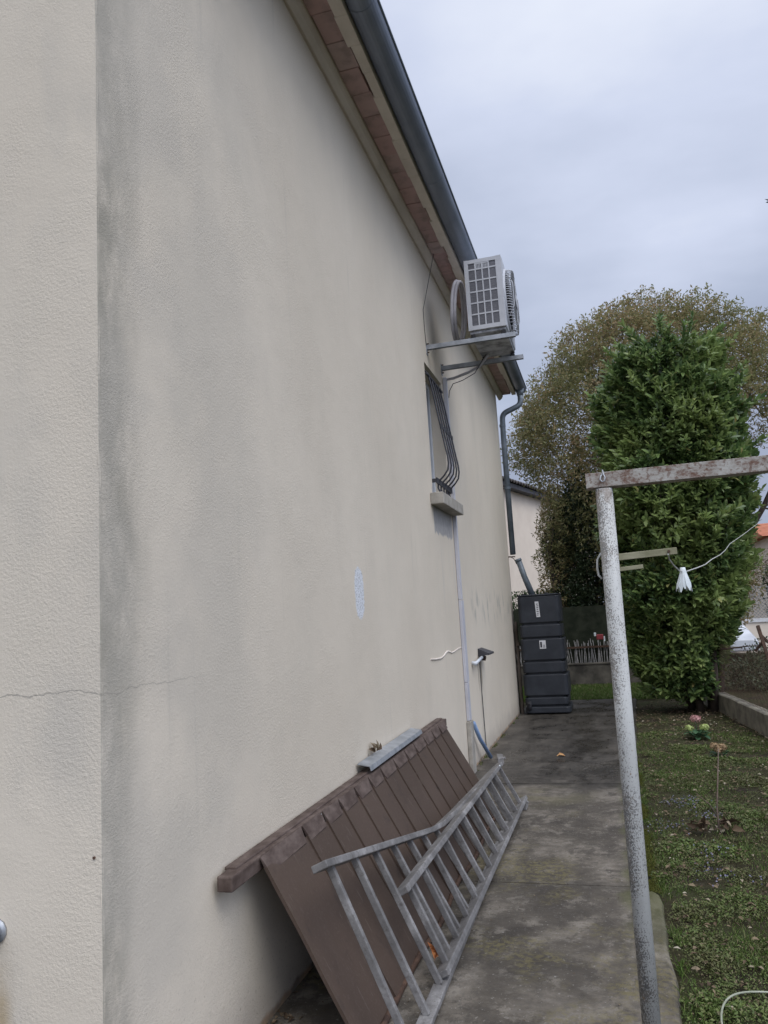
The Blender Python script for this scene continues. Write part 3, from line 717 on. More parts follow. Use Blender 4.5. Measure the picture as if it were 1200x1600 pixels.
# ================================================================== LEANING PANEL
TP, BT = Vector((.105, 0, .66)), Vector((.475, 0, .012))
def panel():
    root = thing('sheet_metal_cladding', (.3, 4.7, 0), 'dark brown sheet panel with overlapping strips and a worn rail, propped against the cream wall', 'panel')
    d = (TP-BT); nrm = Vector((.66, 0, .37)).normalized()
    seams = [2.90, 3.33, 3.58, 3.81, 4.06, 4.31, 4.55, 4.83, 5.11, 5.36, 5.65, 5.92, 6.16, 6.42]
    for i in range(len(seams)-1):
        y0, y1 = seams[i], seams[i+1]
        # each strip lies tilted so that its near edge laps over the one before
        lift0, lift1 = .012, .003
        mb = MB(); bt = BT.copy(); tp = TP.copy()
        vs = []
        nt_ = 9
        for j in range(nt_+1):
            t = j/nt_; p = bt+(tp-bt)*t; sag = .010*mnoise.noise(Vector((i*3.1, t*2.2, 0)))*(1-t)
            for yy, lf in ((y0-.012, lift0), (y1, lift1)):
                q_ = p+nrm*(lf+sag); vs.append((q_.x, yy, q_.z))
            for yy, lf in ((y0-.012, lift0-.014), (y1, lift1-.004)):
                q_ = p+nrm*(lf+sag); vs.append((q_.x, yy, q_.z))
        fs = []
        for j in range(nt_):
            a = j*4; b = a+4; fs += [(a, a+1, b+1, b), (a+3, a+2, b+2, b+3), (a+2, a, b, b+2), (a+1, a+3, b+3, b+1)]
        fs += [(0, 2, 3, 1), (nt_*4, nt_*4+1, nt_*4+3, nt_*4+2)]
        mb.add(vs, fs); build(mb, 'strip', 'brown', root)
    # U-shaped top rail
    mb = MB(); mb.beam((.052, 2.66, .672), (.060, 6.50, .706), .062, .056)
    r_ = build(mb, 'top_rail', 'brownrail', root, bevel=.006)
    mb = MB(); mb.beam((.036, 2.74, .702), (.040, 6.46, .738), .050, .014); build(mb, 'rail_batten', 'brownrail', root, bevel=.004)
    # jagged turned-over ends of the strips along the rail
    for i in range(len(seams)-1):
        y0, y1 = seams[i], seams[i+1]; zz = .667+(y0-2.66)/3.84*.033
        mb = MB(); v = [(.094, y0-.02, zz+.036), (.094, y1-.035, zz+.040), (.125, y1-.05, zz-.022), (.128, y0+.0, zz-.030),
                        (.090, y0-.02, zz+.030), (.090, y1-.035, zz+.034), (.108, y1-.05, zz-.030), (.110, y0+.0, zz-.040)]
        mb.add(v, [(0,1,2,3),(7,6,5,4),(0,4,5,1),(1,5,6,2),(2,6,7,3),(3,7,4,0)]); build(mb, 'turned_flap', 'brownrail', root, bevel=.002)
    # torn white spots on the rail
    for y, z in ((3.03, .672), (3.52, .692)):
        mb = MB(); mb.blob((.098, y, z), (.003, .014, .020), seed=y, rough=.5, sub=1); build(mb, 'paint_chip', 'white', r_)
    # rust-coloured curled bottom edge
    mb = MB(); pts = []
    n = 30
    for j in range(n+1):
        y = 2.92+3.4*j/n; pts.append((.487+.01*math.sin(y*5), y, .018+.006*math.sin(y*7)))
    mb.tube(pts, .014, 8); build(mb, 'bottom_bead', 'rustdark', root, smooth=True)
panel()
def flashing():
    mb = MB(); mb.add([(.010, 4.35, .770), (.085, 4.35, .758), (.085, 5.62, .772), (.010, 5.62, .786), (.010, 4.35, .774), (.087, 4.35, .762), (.087, 5.62, .776), (.010, 5.62, .790),
                       (.095, 4.35, .735), (.095, 5.62, .750), (.092, 4.35, .735), (.092, 5.62, .750)],
                      [(0,3,2,1),(4,5,6,7),(0,1,5,4),(2,3,7,6),(3,0,4,7),(5,8,9,6),(1,2,11,10),(8,10,11,9),(1,10,8,5),(2,6,9,11)])
    tag(build(mb, 'metal_flashing', 'galv', base=(.05, 5, .76)), 'bright galvanised metal strip lying on the brown rail against the wall', 'metal strip')
    mb = MB(); P_, D_, N_ = [], [], []
    for k_ in range(6):
        P_.append((.03+.01*k_ % 3*.01, 4.62+.015*k_, .79)); D_.append((random.uniform(-.2, .5), random.uniform(-1, 1), random.uniform(.5, 1.2))); N_.append((1, 0, .3))
    me = leaf_mesh('dead_leaf', P_, D_, N_, [.07]*6, [.035]*6, .3, .3)
    tag(link('dead_leaf', me, 'litter', base=(.03, 4.66, .79)), 'curled brown dead leaf caught between the flashing strip and the wall', 'leaf')
flashing()

# ================================================================== LADDERS
def ladder_back():
    root = thing('flared_ladder', (.5, 4.5, 0), 'weathered grey ladder lying on edge, nearest the panel, its upper stile bent outward', 'ladder', 'ladders lying on edge by the panel')
    T = [(.475, 6.55, .330), (.440, 4.95, .372), (.428, 4.55, .388), (.418, 4.32, .418), (.369, 2.80, .70)]
    B = [(.615, 6.45, .032), (.66, 2.45, .032)]
    def top(y):
        for a, b in zip(T, T[1:]):
            if b[1] <= y <= a[1]: t = (a[1]-y)/(a[1]-b[1]); return Vector(a).lerp(Vector(b), t)
        return Vector(T[-1])
    nrm = Vector((.30, 0, .14)).normalized()
    mb = MB(); mb2 = []
    import itertools
    pts = [Vector(p) for p in T]
    # stile as a continuous swept rectangle
    vs = []
    for i, p in enumerate(pts):
        d = (pts[min(i+1, len(pts)-1)]-pts[max(i-1, 0)]).normalized(); s_ = d.cross(nrm).normalized(); n_ = s_.cross(d)
        a, b = .014, .033
        vs += [p-s_*a-n_*b, p+s_*a-n_*b, p+s_*a+n_*b, p-s_*a+n_*b]
    fs = [(3,2,1,0), tuple(len(vs)-4+k_ for k_ in range(4))]
    for i in range(len(pts)-1):
        for k_ in range(4): a = i*4+k_; b = i*4+(k_+1) % 4; fs.append((a, b, b+4, a+4))
    mb.add(vs, fs); build(mb, 'stile', 'ladder', root, bevel=.004)
    mb = MB(); mb.beam(B[0], B[1], .060, .026, (0, 0, 1)); build(mb, 'stile', 'ladder', root, bevel=.004)
    for y in [2.90+.2595*i for i in range(14)][0:]:
        tp = top(y); bt = Vector(B[0]).lerp(Vector(B[1]), (6.45-y)/4.0)
        mb = MB(); mb.beam(bt+Vector((0, 0, .012)), tp+Vector((0, 0, -.008)), .024, .028, (1, 0, .5)); build(mb, 'rung', 'ladder', root, bevel=.003)
ladder_back()
def ladder_front():
    root = thing('straight_ladder', (.6, 4.9, 0), 'shorter straight grey ladder lying on edge in front of the bent one', 'ladder', 'ladders lying on edge by the panel')
    T0, T1 = Vector((.515, 6.50, .365)), Vector((.500, 3.43, .405)); B0, B1 = Vector((.672, 6.60, .070)), Vector((.655, 3.44, .070))
    mb = MB(); mb.beam(T0, T1, .062, .030, (-.5, 0, 1)); build(mb, 'stile', 'ladder', root, bevel=.005)
    mb = MB(); mb.beam(B0, B1, .062, .030, (-.5, 0, 1)); build(mb, 'stile', 'ladder', root, bevel=.005)
    ys = [3.54+.2595*i for i in range(12)]
    for y in ys:
        t = (T0.y-y)/(T0.y-T1.y); tp = T0.lerp(T1, t); bt = B0.lerp(B1, (B0.y-y)/(B0.y-B1.y)); tp.y = y-.01; bt.y = y
        mb = MB(); mb.beam(bt, tp, .024, .028, (1, 0, .5)); build(mb, 'rung', 'ladder', root, bevel=.003)
    mb = MB(); mb.beam((.53, 6.44, .395), (.50, 6.60, .40), .05, .05); mb.tube([(.49, 6.50, .40), (.56, 6.50, .41)], .012, 8); build(mb, 'hook_bracket', 'ladder', root, bevel=.004)
    mb = MB(); mb.box(.655, .70, 6.50, 6.62, .0, .05); mb.tube([(.68, 6.55, .05), (.715, 6.55, .05)], .010, 8); build(mb, 'foot_bracket', 'ladder', root, bevel=.004)
    mb = MB(); mb.beam((.640, 3.50, .055), (.640, 3.50, .0), .03, .04, (0, 1, 0)); build(mb, 'end_shoe', 'ladder', root, bevel=.003)
    mb = MB(); mb.blob((.535, 6.30, .385), (.012, .014, .010), 3, .2, 1); build(mb, 'white_cap', 'white', root, smooth=True)
ladder_front()
me = leaf_mesh('orange_leaf', [(.60, 3.55, .088)]*5, [(0, .3, 1), (.2, -.8, .7), (.3, .6, .6), (-.3, .1, 1), (0, -.4, .8)], [(1, -.4, 0)]*5, [.075, .06, .06, .07, .05], [.03]*5, .3, .2)
tag(link('fallen_leaf', me, 'orange', base=(.60, 3.55, .09)), 'orange dead leaf stuck at the near foot of the straight ladder', 'leaf')
me = leaf_mesh('fallen_leaf', [(.79, 8.78, .006), (.80, 8.80, .008)], [(1, .3, .15), (.8, -.3, .25)], [(0, -.3, 1)]*2, [.10, .08], [.06, .045], .3, .25)
tag(link('fallen_leaf', me, 'tanleaf', base=(.81, 8.8, 0)), 'single tan leaf lying on the wet concrete in front of the black tank', 'leaf')

# ================================================================== WATER TANK
def rbox(mb, x0, x1, y0, y1, z0, z1, c=.06, inset_top=.012):
    # box with chamfered plan corners and softened top/bottom edges
    def ringp(i, z):
        a0, a1, b0, b1 = x0+i, x1-i, y0+i, y1-i; o = []
        for cx, cy, st in ((a1-c, b1-c, 0), (a0+c, b1-c, 90), (a0+c, b0+c, 180), (a1-c, b0+c, 270)):
            for k_ in range(5): t = R(st+90*k_/4); o.append((cx+c*math.cos(t), cy+c*math.sin(t), z))
        return o
    h = .016; rings = [ringp(inset_top, z0), ringp(inset_top*.3, z0+h*.4), ringp(0, z0+h), ringp(0, z1-h), ringp(inset_top*.3, z1-h*.4), ringp(inset_top, z1)]
    vs = [p for r_ in rings for p in r_]; n = 20; fs = [tuple(range(n-1, -1, -1)), tuple(5*n+i for i in range(n))]
    for j in range(5):
        for i in range(n): a = j*n+i; b = j*n+(i+1) % n; fs.append((a, b, b+n, a+n))
    mb.add(vs, fs)
def tank():
    root = thing('rainwater_tank', (.43, 12.6, 0), 'tall black ribbed plastic rainwater tank standing at the far house corner', 'water tank')
    x0, x1, y0, y1 = .12, .755, 12.2, 12.85
    z = [0.02, .115, .14, .255, .28, .60, .625, .79, .815, 1.14, 1.165, 1.355, 1.385, 1.80]
    mb = MB(); rbox(mb, x0+.03, x1-.03, y0+.03, y1-.03, 0.03, 1.79)
    core = build(mb, 'tank_body', 'tank', root)
    for i in range(0, 14, 2):
        mb = MB(); t = (1-z[i]/1.8)*.03*(1 if i % 4 == 0 else .4); rbox(mb, x0-t*.4, x1+t*1.4, y0-t*.3, y1+t, z[i], z[i+1]); build(mb, 'tank_rib', 'tank', core)
    mb = MB(); rbox(mb, x0-.012, x1+.0, y0-.012, y1+.012, 1.803, 1.826, .06, .006); build(mb, 'lid', 'tank', root)
    for xx in (.20, .55): mb = MB(); mb.tube([(xx, 12.5, 1.82), (xx, 12.5, 1.85)], .035, 12); build(mb, 'screw_cap', 'rubber', root)
    def sticker(xc, z0, z1, wd, lean=0.0):
        mb = MB(); yy = y0-.0125; l_ = lean
        mb.add([(xc-wd/2, yy, z0), (xc+wd/2, yy, z0), (xc+wd/2+l_, yy, z1), (xc-wd/2+l_, yy, z1), (xc-wd/2, yy+.002, z0), (xc+wd/2, yy+.002, z0), (xc+wd/2+l_, yy+.002, z1), (xc-wd/2+l_, yy+.002, z1)],
               [(0,1,2,3),(7,6,5,4),(0,4,5,1),(1,5,6,2),(2,6,7,3),(3,7,4,0)])
        return build(mb, 'label', 'label', root)
    s1 = sticker(.425, 1.475, 1.715, .058, -.01)
    mb = MB()
    for k_ in range(7): mb.box(.405+.004*(k_ % 2), .432+.004*(k_ % 3), y0-.0145, y0-.0128, 1.50+k_*.028, 1.512+k_*.028)
    build(mb, 'print_lines', 'ink', s1)
    s2 = sticker(.455, .99, 1.115, .095)
    mb = MB(); mb.box(.418, .445, y0-.0145, y0-.0128, 1.01, 1.095); mb.box(.468, .480, y0-.0145, y0-.0128, 1.025, 1.05); mb.box(.458, .492, y0-.0145, y0-.0128, 1.01, 1.018)
    build(mb, 'tank_pictogram', 'ink', s2)
    mb = MB(); mb.tube([(.18, y0-.03, .08), (.18, y0-.03, .20)], .035, 12); mb.tube([(.18, y0+.02, .17), (.18, y0-.08, .17)], .018, 10); build(mb, 'drain_tap', 'rubber', root, smooth=True)
    # grey inlet pipe leaning out of the lid
    mb = MB(); mb.tube([(.345, 12.45, 1.80), (.24, 12.42, 2.12), (.165, 12.40, 2.40)], [.05, .047, .047], 14); mb.tube([(.172, 12.403, 2.37), (.160, 12.398, 2.41)], .054, 14)
    build(mb, 'inlet_pipe', 'pipe_zinc', root, smooth=True)
    mb = MB(); mb.tube([(.03, 12.56, 2.46), (.09, 12.5, 2.42), (.13, 12.44, 2.33), (.17, 12.42, 2.35)], .006, 6); build(mb, 'tie_wire', 'rustdark', root)
tank()
mb = MB(); mb.box(.03, .07, 12.32, 12.40, .0, 1.42); mb.box(.03, .09, 12.30, 12.42, 1.04, 1.10)
tag(build(mb, 'wooden_stake', 'bark', base=(.05, 12.36, 0), bevel=.004), 'old wooden stake standing between the house corner and the black tank', 'stake')

# ================================================================== CLOTHESLINE POST
def clothes_post():
    root = thing('clothesline_post', (1.497, 3.07, -.03), 'flaking white round post with a rusty crossbar in front of the laurel', 'clothesline post')
    mb = MB(); mb.tube([(1.494, 3.07, -.05), (1.504, 3.07, 1.0), (1.513, 3.07, 2.045)], .0325, 28); build(mb, 'post', 'post', root, smooth=True)
    mb = MB(); mb.box(1.448, 3.05, 3.045, 3.050, 2.050, 2.108); mb.box(1.448, 3.05, 3.050, 3.112, 2.050, 2.055); cb_ = build(mb, 'crossbar', 'rust', root, bevel=.0015)
    for xx in (1.512, 2.35, 2.95):
        mb = MB()
        pts = [(xx, 3.04, 2.10), (xx-.006, 3.032, 2.09), (xx-.010, 3.03, 2.078), (xx-.004, 3.028, 2.068), (xx+.006, 3.028, 2.070), (xx+.009, 3.03, 2.084), (xx+.004, 3.034, 2.098), (xx+.002, 3.046, 2.116)]
        mb.tube(pts, .003, 7)
        build(mb, 'hook', 'galv', cb_, smooth=True)
    mb = MB(); mb.beam((1.49, 3.118, 1.778), (1.758, 3.125, 1.789), .012, .026); s1 = build(mb, 'line_slat', 'slat', root, bevel=.002)
    mb = MB(); mb.tube([(1.728, 3.118, 1.788), (1.728, 3.110, 1.788)], .0055, 8); build(mb, 'nail', 'rustdark', s1)
    mb = MB(); mb.beam((1.49, 3.116, 1.730), (1.630, 3.122, 1.738), .010, .016); build(mb, 'line_slat', 'slat', root, bevel=.002)
    mb = MB(); mb.tube([(1.478, 3.11, 1.80), (1.463, 3.09, 1.775), (1.460, 3.09, 1.745), (1.462, 3.09, 1.715), (1.474, 3.09, 1.70)], .004, 6); build(mb, 'clip', 'string', root, smooth=True)
clothes_post()
def pxp(px, py, y):
    v = RC @ np.array([px-600., py-800., 1200.]); t = y/v[1]; return (1.49+v[0]*t, y, 1.6+v[2]*t)
def line_string():
    pts = [pxp(1044, 866, 3.11), pxp(1046, 874, 3.16), pxp(1053, 884, 3.25), pxp(1062, 892, 3.4), pxp(1072, 893, 3.55), pxp(1090, 887, 4.0), pxp(1102, 882, 4.5), pxp(1112, 874, 5.0), pxp(1125, 867, 5.7), pxp(1133, 860, 6.3), pxp(1140, 850, 7), pxp(1153, 841, 8), pxp(1163, 834, 9), pxp(1172, 827, 10), pxp(1184, 818, 11.2)]
    mb = MB(); mb.tube(pts, .0028, 6)
    tag(build(mb, 'washing_string', 'string', base=(1.75, 3.1, 1.79)), 'thin pale string sagging from the upper slat towards the laurel', 'string')
    c = Vector(pxp(1067, 891, 3.45))
    root = thing('hanging_tassel', tuple(c), 'small white ragged plastic tassel hanging on the pale string', 'tassel')
    mb = MB(); n = 10
    for j, (dz, rr) in enumerate(((.012, .010), (-.004, .0125), (-.018, .015))):
        for k_ in range(n): t = 2*math.pi*k_/n; mb.v.append((c.x+rr*math.cos(t), c.y+rr*math.sin(t), c.z+dz))
    for j in range(2):
        for k_ in range(n): a = j*n+k_; b = j*n+(k_+1) % n; mb.f.append((a, b, b+n, a+n))
    mb.f.append(tuple(range(n))); build(mb, 'cap', 'white', root, smooth=True)
    mb = MB()
    for k_ in range(13):
        t = 2*math.pi*k_/13+.3; r1 = random.uniform(.026, .040)
        a = Vector((c.x+.012*math.cos(t), c.y+.012*math.sin(t), c.z-.012)); b = Vector((c.x+r1*math.cos(t), c.y+r1*math.sin(t), c.z-random.uniform(.070, .092)))
        m_ = a.lerp(b, .7); mb.beam(a, m_, .003, .008, (-math.sin(t), math.cos(t), 0), .003, .019); mb.beam(m_, b, .003, .019, (-math.sin(t), math.cos(t), 0), .002, .004)
    build(mb, 'strips', 'white', root)
line_string()

# ================================================================== FENCES AND LOW WALLS
def low_wall():
    root = thing('garden_wall', (3.1, 10.5, -.03), 'low mossy concrete wall with rusted wire fence on top along the right of the lawn', 'wall')
    A, B = Vector((3.50, 6.4, 0)), Vector((2.72, 13.8, 0)); mb = MB(); n = 40; d = (B-A)
    sd_ = Vector((d.y, -d.x, 0)).normalized()
    vs = []
    for i in range(n+1):
        p = A+d*i/n; h = .235+.012*mnoise.noise(Vector((i*.6, 0, 0)))
        for s_, z in ((0, -.15), (.004, h-.01), (.02, h), (.14, h-.006), (.15, h-.02), (.15, -.15)):
            j = .007*mnoise.noise(Vector((i*.9, s_*9, z*3))); q_ = p+sd_*(s_+j); vs.append((q_.x, q_.y, z+j*(z > 0)))
    fs = [(i*6+k_, i*6+k_+1, (i+1)*6+k_+1, (i+1)*6+k_) for i in range(n) for k_ in range(5)]+[tuple(range(6)), tuple(n*6+5-k_ for k_ in range(6))]
    mb.add(vs, fs); build(mb, 'wall_base', 'kerb', root, smooth=False)
    # mesh
    mb = MB(); Lg = d.length; dn = d.normalized(); c0 = A+sd_*.075; zb, zt = .23, .95; sp = .055; k_ = -int((zt-zb)/sp)
    for sgn in (1, -1):
        s_ = -(zt-zb)
        while s_ < Lg+(zt-zb):
            a0, a1 = s_, s_+sgn*(zt-zb)
            lo, hi = (a0, zb), (a1, zt)
            # clip to the run
            def clip(p, q_):
                if p[0] < 0 or p[0] > Lg:
                    lim = 0 if p[0] < 0 else Lg
                    if (q_[0]-lim)*(p[0]-lim) >= 0: return None
                    t = (lim-p[0])/(q_[0]-p[0]); return (lim, p[1]+(q_[1]-p[1])*t)
                return p
            p, q_ = clip(lo, hi), clip(hi, lo)
            if p and q_:
                P0 = c0+dn*p[0]; P1 = c0+dn*q_[0]; mb.beam((P0.x, P0.y, p[1]), (P1.x, P1.y, q_[1]), .0022, .0022, tuple(sd_))
            s_ += sp
    build(mb, 'wire_mesh', 'rustdark', root)
    for s_ in (.4, 2.3, 6.3):
        p = c0+dn*s_; b_ = MB(); b_.beam((p.x, p.y, .2), (p.x, p.y, 1.0), .035, .035, (0, 1, 0)); build(b_, 'fence_post', 'rustdark', root)
low_wall()
def lean_pole():
    root = thing('leaning_post', (3.36, 10.9, .0), 'rusty brown iron post with a forked top leaning over the low garden wall', 'post')
    mb = MB(); mb.beam((3.46, 10.7, .15), (3.31, 11.0, 1.22), .042, .042, (0, 1, 0)); build(mb, 'shaft', 'rustdark', root, bevel=.004)
    mb = MB(); mb.beam((3.34, 10.95, 1.02), (3.25, 11.0, .90), .03, .05, (0, 1, 0)); mb.beam((3.33, 10.97, 1.10), (3.41, 10.97, 1.0), .03, .05, (0, 1, 0)); build(mb, 'fork', 'rustdark', root, bevel=.004)
lean_pole()
def back_fence():
    root = thing('back_fence', (1.2, 16.6, 0), 'reed and dark netting fence on a mossy block wall at the end of the garden', 'fence')
    Y0 = 16.6
    mb = MB(); mb.box(-3.0, 2.95, Y0, Y0+.2, -.15, .40); mb.box(-3.02, 2.97, Y0-.015, Y0+.215, .401, .44); build(mb, 'block_wall', 'block', root, bevel=.01)
    mb = MB(); x = -2.9
    while x < 2.85:
        t = random.uniform(-.06, .06); mb.beam((x, Y0+.05+random.uniform(0, .03), .44), (x+t, Y0+.05+random.uniform(0, .03), .88+random.uniform(-.05, .05)), .012, .010, (0, 1, 0)); x += random.uniform(.018, .05)
    tag(build(mb, 'reed_screen', 'reed', root), kind='stuff')
    mb = MB(); mb.box(-2.95, 2.9, Y0+.03, Y0+.045, .74, .78); build(mb, 'rail', 'rustdark', root)
    mb = MB(); mb.box(-2.95, 2.9, Y0+.10, Y0+.112, .44, 1.60); build(mb, 'netting', 'net', root)
    for x in (-2.2, .0, 2.2, 2.9): mb = MB(); mb.tube([(x, Y0+.14, .4), (x, Y0+.14, 1.66)], .024, 8); build(mb, 'fence_post', 'rustdark', root, smooth=True)
back_fence()
def red_thing():
    c = pxp(938, 996, 16.3); root = thing('reflector_bracket', c, 'small red and white plastic piece fixed on the reed fence beside the white post', 'reflector')
    mb = MB(); mb.box(c[0]-.075, c[0]+.06, c[1]-.03, c[1]+.16, c[2]-.045, c[2]+.06); build(mb, 'red_part', 'red', root, bevel=.015)
    mb = MB(); mb.box(c[0]-.12, c[0]-.078, c[1]-.03, c[1]+.1, c[2]+.03, c[2]+.10); build(mb, 'white_part', 'white', root, bevel=.008)
    mb = MB(); mb.box(c[0]+.063, c[0]+.09, c[1]-.03, c[1]+.1, c[2]-.08, c[2]+.02); build(mb, 'white_part', 'white', root, bevel=.008)
red_thing()

# ================================================================== FAR BUILDINGS
def far_house():
    d = np.array([.25, .97]); d /= np.linalg.norm(d); nx = np.array([d[1], -d[0]])   # outward normal to the right
    P0 = np.array(pxp(795, 770, 27)[:2])
    root = thing('neighbour_house', (P0[0], P0[1], 0), 'neighbouring beige house with a dark tiled roof seen beyond the far corner', 'house')
    def pt(s_, t, z): p = P0+d*s_+nx*t; return (p[0], p[1], z)
    s0, s1, t0 = -4.5, 10.0, -9; H_ = 5.80
    def bx(mb, sa, sb, ta, tb, za, zb):
        mb.add([pt(sa,ta,za),pt(sb,ta,za),pt(sb,tb,za),pt(sa,tb,za),pt(sa,ta,zb),pt(sb,ta,zb),pt(sb,tb,zb),pt(sa,tb,zb)],
               [(0,3,2,1),(4,5,6,7),(0,1,5,4),(1,2,6,5),(2,3,7,6),(3,0,4,7)])
    mb = MB(); bx(mb, s0, s1, t0, 0, -.1, H_); build(mb, 'wall', 'pinkwall', root)
    mb = MB(); bx(mb, s0-.4, s1+.4, t0-.3, .30, H_+.001, H_+.16); build(mb, 'fascia', 'fascia', root)
    mb = MB(); ny = 240
    for (ta, za, tb, zb) in ((.38, H_+.20, -4, H_+1.5), (t0-.38, H_+.20, -4, H_+1.5)):
        o = len(mb.v)
        for i in range(2):
            for j in range(ny+1):
                s_ = s0-.4+(s1-s0+.8)*j/ny; mb.v.append(pt(s_, (ta, tb)[i], (za, zb)[i]+.04*math.cos(s_*2*math.pi/.26)))
        for j in range(ny): a = o+j; mb.f.append((a, a+1, a+ny+2, a+ny+1))
    rf = build(mb, 'roof', 'tile', root); sm_ = rf.modifiers.new('t', 'SOLIDIFY'); sm_.thickness = .05
    mb = MB(); bx(mb, 4.2, 5.5, .001, .05, 3.4, 4.9); wv = build(mb, 'window', 'shutter', root)
    mb = MB(); bx(mb, 4.3, 5.4, .051, .058, 3.5, 4.8); build(mb, 'pane', 'glass', wv)
    mb = MB(); bx(mb, 4.1, 5.6, .06, .12, 3.33, 3.399); build(mb, 'sill', 'sill', wv)
    mb = MB(); bx(mb, 4.8, 5.8, .001, .05, -.05, 2.1); build(mb, 'door', 'shutter', root)
far_house()
def right_far():
    root = thing('roadside_wall', (6, 25, 0), 'pinkish rendered low wall with pale coping and chain link fence at the far right', 'wall')
    mb = MB(); mb.box(4.2, 16, 25, 25.18, -.1, .84); build(mb, 'wall_base', 'pinkwall', root)
    mb = MB(); mb.box(4.18, 16.02, 24.96, 25.22, .841, .94); build(mb, 'coping', 'label', root)
    mb = MB(); zb, zt, sp = .95, 1.85, .10
    for sg in (1, -1):
        s_ = 4.2
        while s_ < 9: mb.beam((s_, 25.09, zb), (s_+sg*(zt-zb), 25.09, zt), .010, .010, (0, 1, 0)); s_ += sp
    mb.box(3.4, 10, 25.08, 25.10, 1.85, 1.875)
    build(mb, 'chain_link', 'chain', root)
    for x in (5.0, 7.2, 9.4): mb = MB(); mb.tube([(x, 25.09, .94), (x, 25.09, 1.92)], .03, 8); build(mb, 'fence_post', 'chain', root)
    # white car parked before the wall
    car = thing('parked_car', (4.3, 23.5, 0), 'white parked car glimpsed beyond the garden wall beside the laurel', 'car')
    prof = [(0, .25), (.05, .62), (.9, .78), (1.45, 1.16), (2.6, 1.18), (3.2, .84), (3.75, .74), (3.8, .28)]
    X0 = 3.5; mb = MB(); n = len(prof)
    sc = .62
    for k_, (xx, ins) in enumerate(((0, .06), (.12, 0), (1.5, 0), (1.62, .06))):
        for (py, pz) in prof: mb.v.append((X0+xx+(.0 if pz < .85 else (.16 if k_ < 2 else -.16)), 22.0+py, max(.2, pz*.80-ins*.3)))
    for k_ in range(3):
        for i in range(n): a = k_*n+i; b = k_*n+(i+1) % n; mb.f.append((a, b, b+n, a+n))
    mb.f += [tuple(range(n)), tuple(3*n+n-1-i for i in range(n))]
    build(mb, 'body', 'carpaint', car, bevel=.03)
    mb = MB(); mb.box(X0+.10, X0+.15, 23.4, 24.6, .66, .90); build(mb, 'side_window', 'glass', car)
    for yy in (22.75, 25.0-.1): mb = MB(); mb.tube([(X0-.01, yy, .3), (X0+.2, yy, .3)], .30, 18); build(mb, 'wheel', 'rubber', car)
    rh = thing('red_roof_house', (10, 36, 0), 'distant low house with an orange-red tiled roof at the right edge', 'house')
    mb = MB(); mb.box(8.4, 18, 36, 44, -.1, 4.1); build(mb, 'wall', 'pinkwall', rh)
    mb = MB(); mb.add([(8.0, 35.6, 4.1), (18.4, 35.6, 4.1), (18.4, 40, 5.0), (8.0, 40, 5.0), (18.4, 44.4, 4.1), (8.0, 44.4, 4.1)], [(0,1,2,3),(3,2,4,5),(0,3,5),(1,4,2),(0,5,4,1)]); build(mb, 'roof', 'redtile', rh)
right_far()

# ================================================================== VEGETATION
def clump_noise(P_, s=1.0, seed=0.0):
    return np.array([mnoise.noise(Vector((p[0]*s+seed, p[1]*s, p[2]*s))) for p in P_])
def limb(mb, a, b, r0, r1, seed, n=6, wob=.12):
    a, b = Vector(a), Vector(b); pts = []; rs = []
    for i in range(n+1):
        t = i/n; p = a.lerp(b, t); k_ = math.sin(math.pi*t)*wob*(b-a).length*.4
        p += Vector((mnoise.noise(Vector((seed, t*2, 0))), mnoise.noise(Vector((seed, t*2, 5))), mnoise.noise(Vector((seed, t*2, 9)))))*k_
        pts.append(p); rs.append(r0+(r1-r0)*t)
    mb.tube(pts, rs, 7); return pts

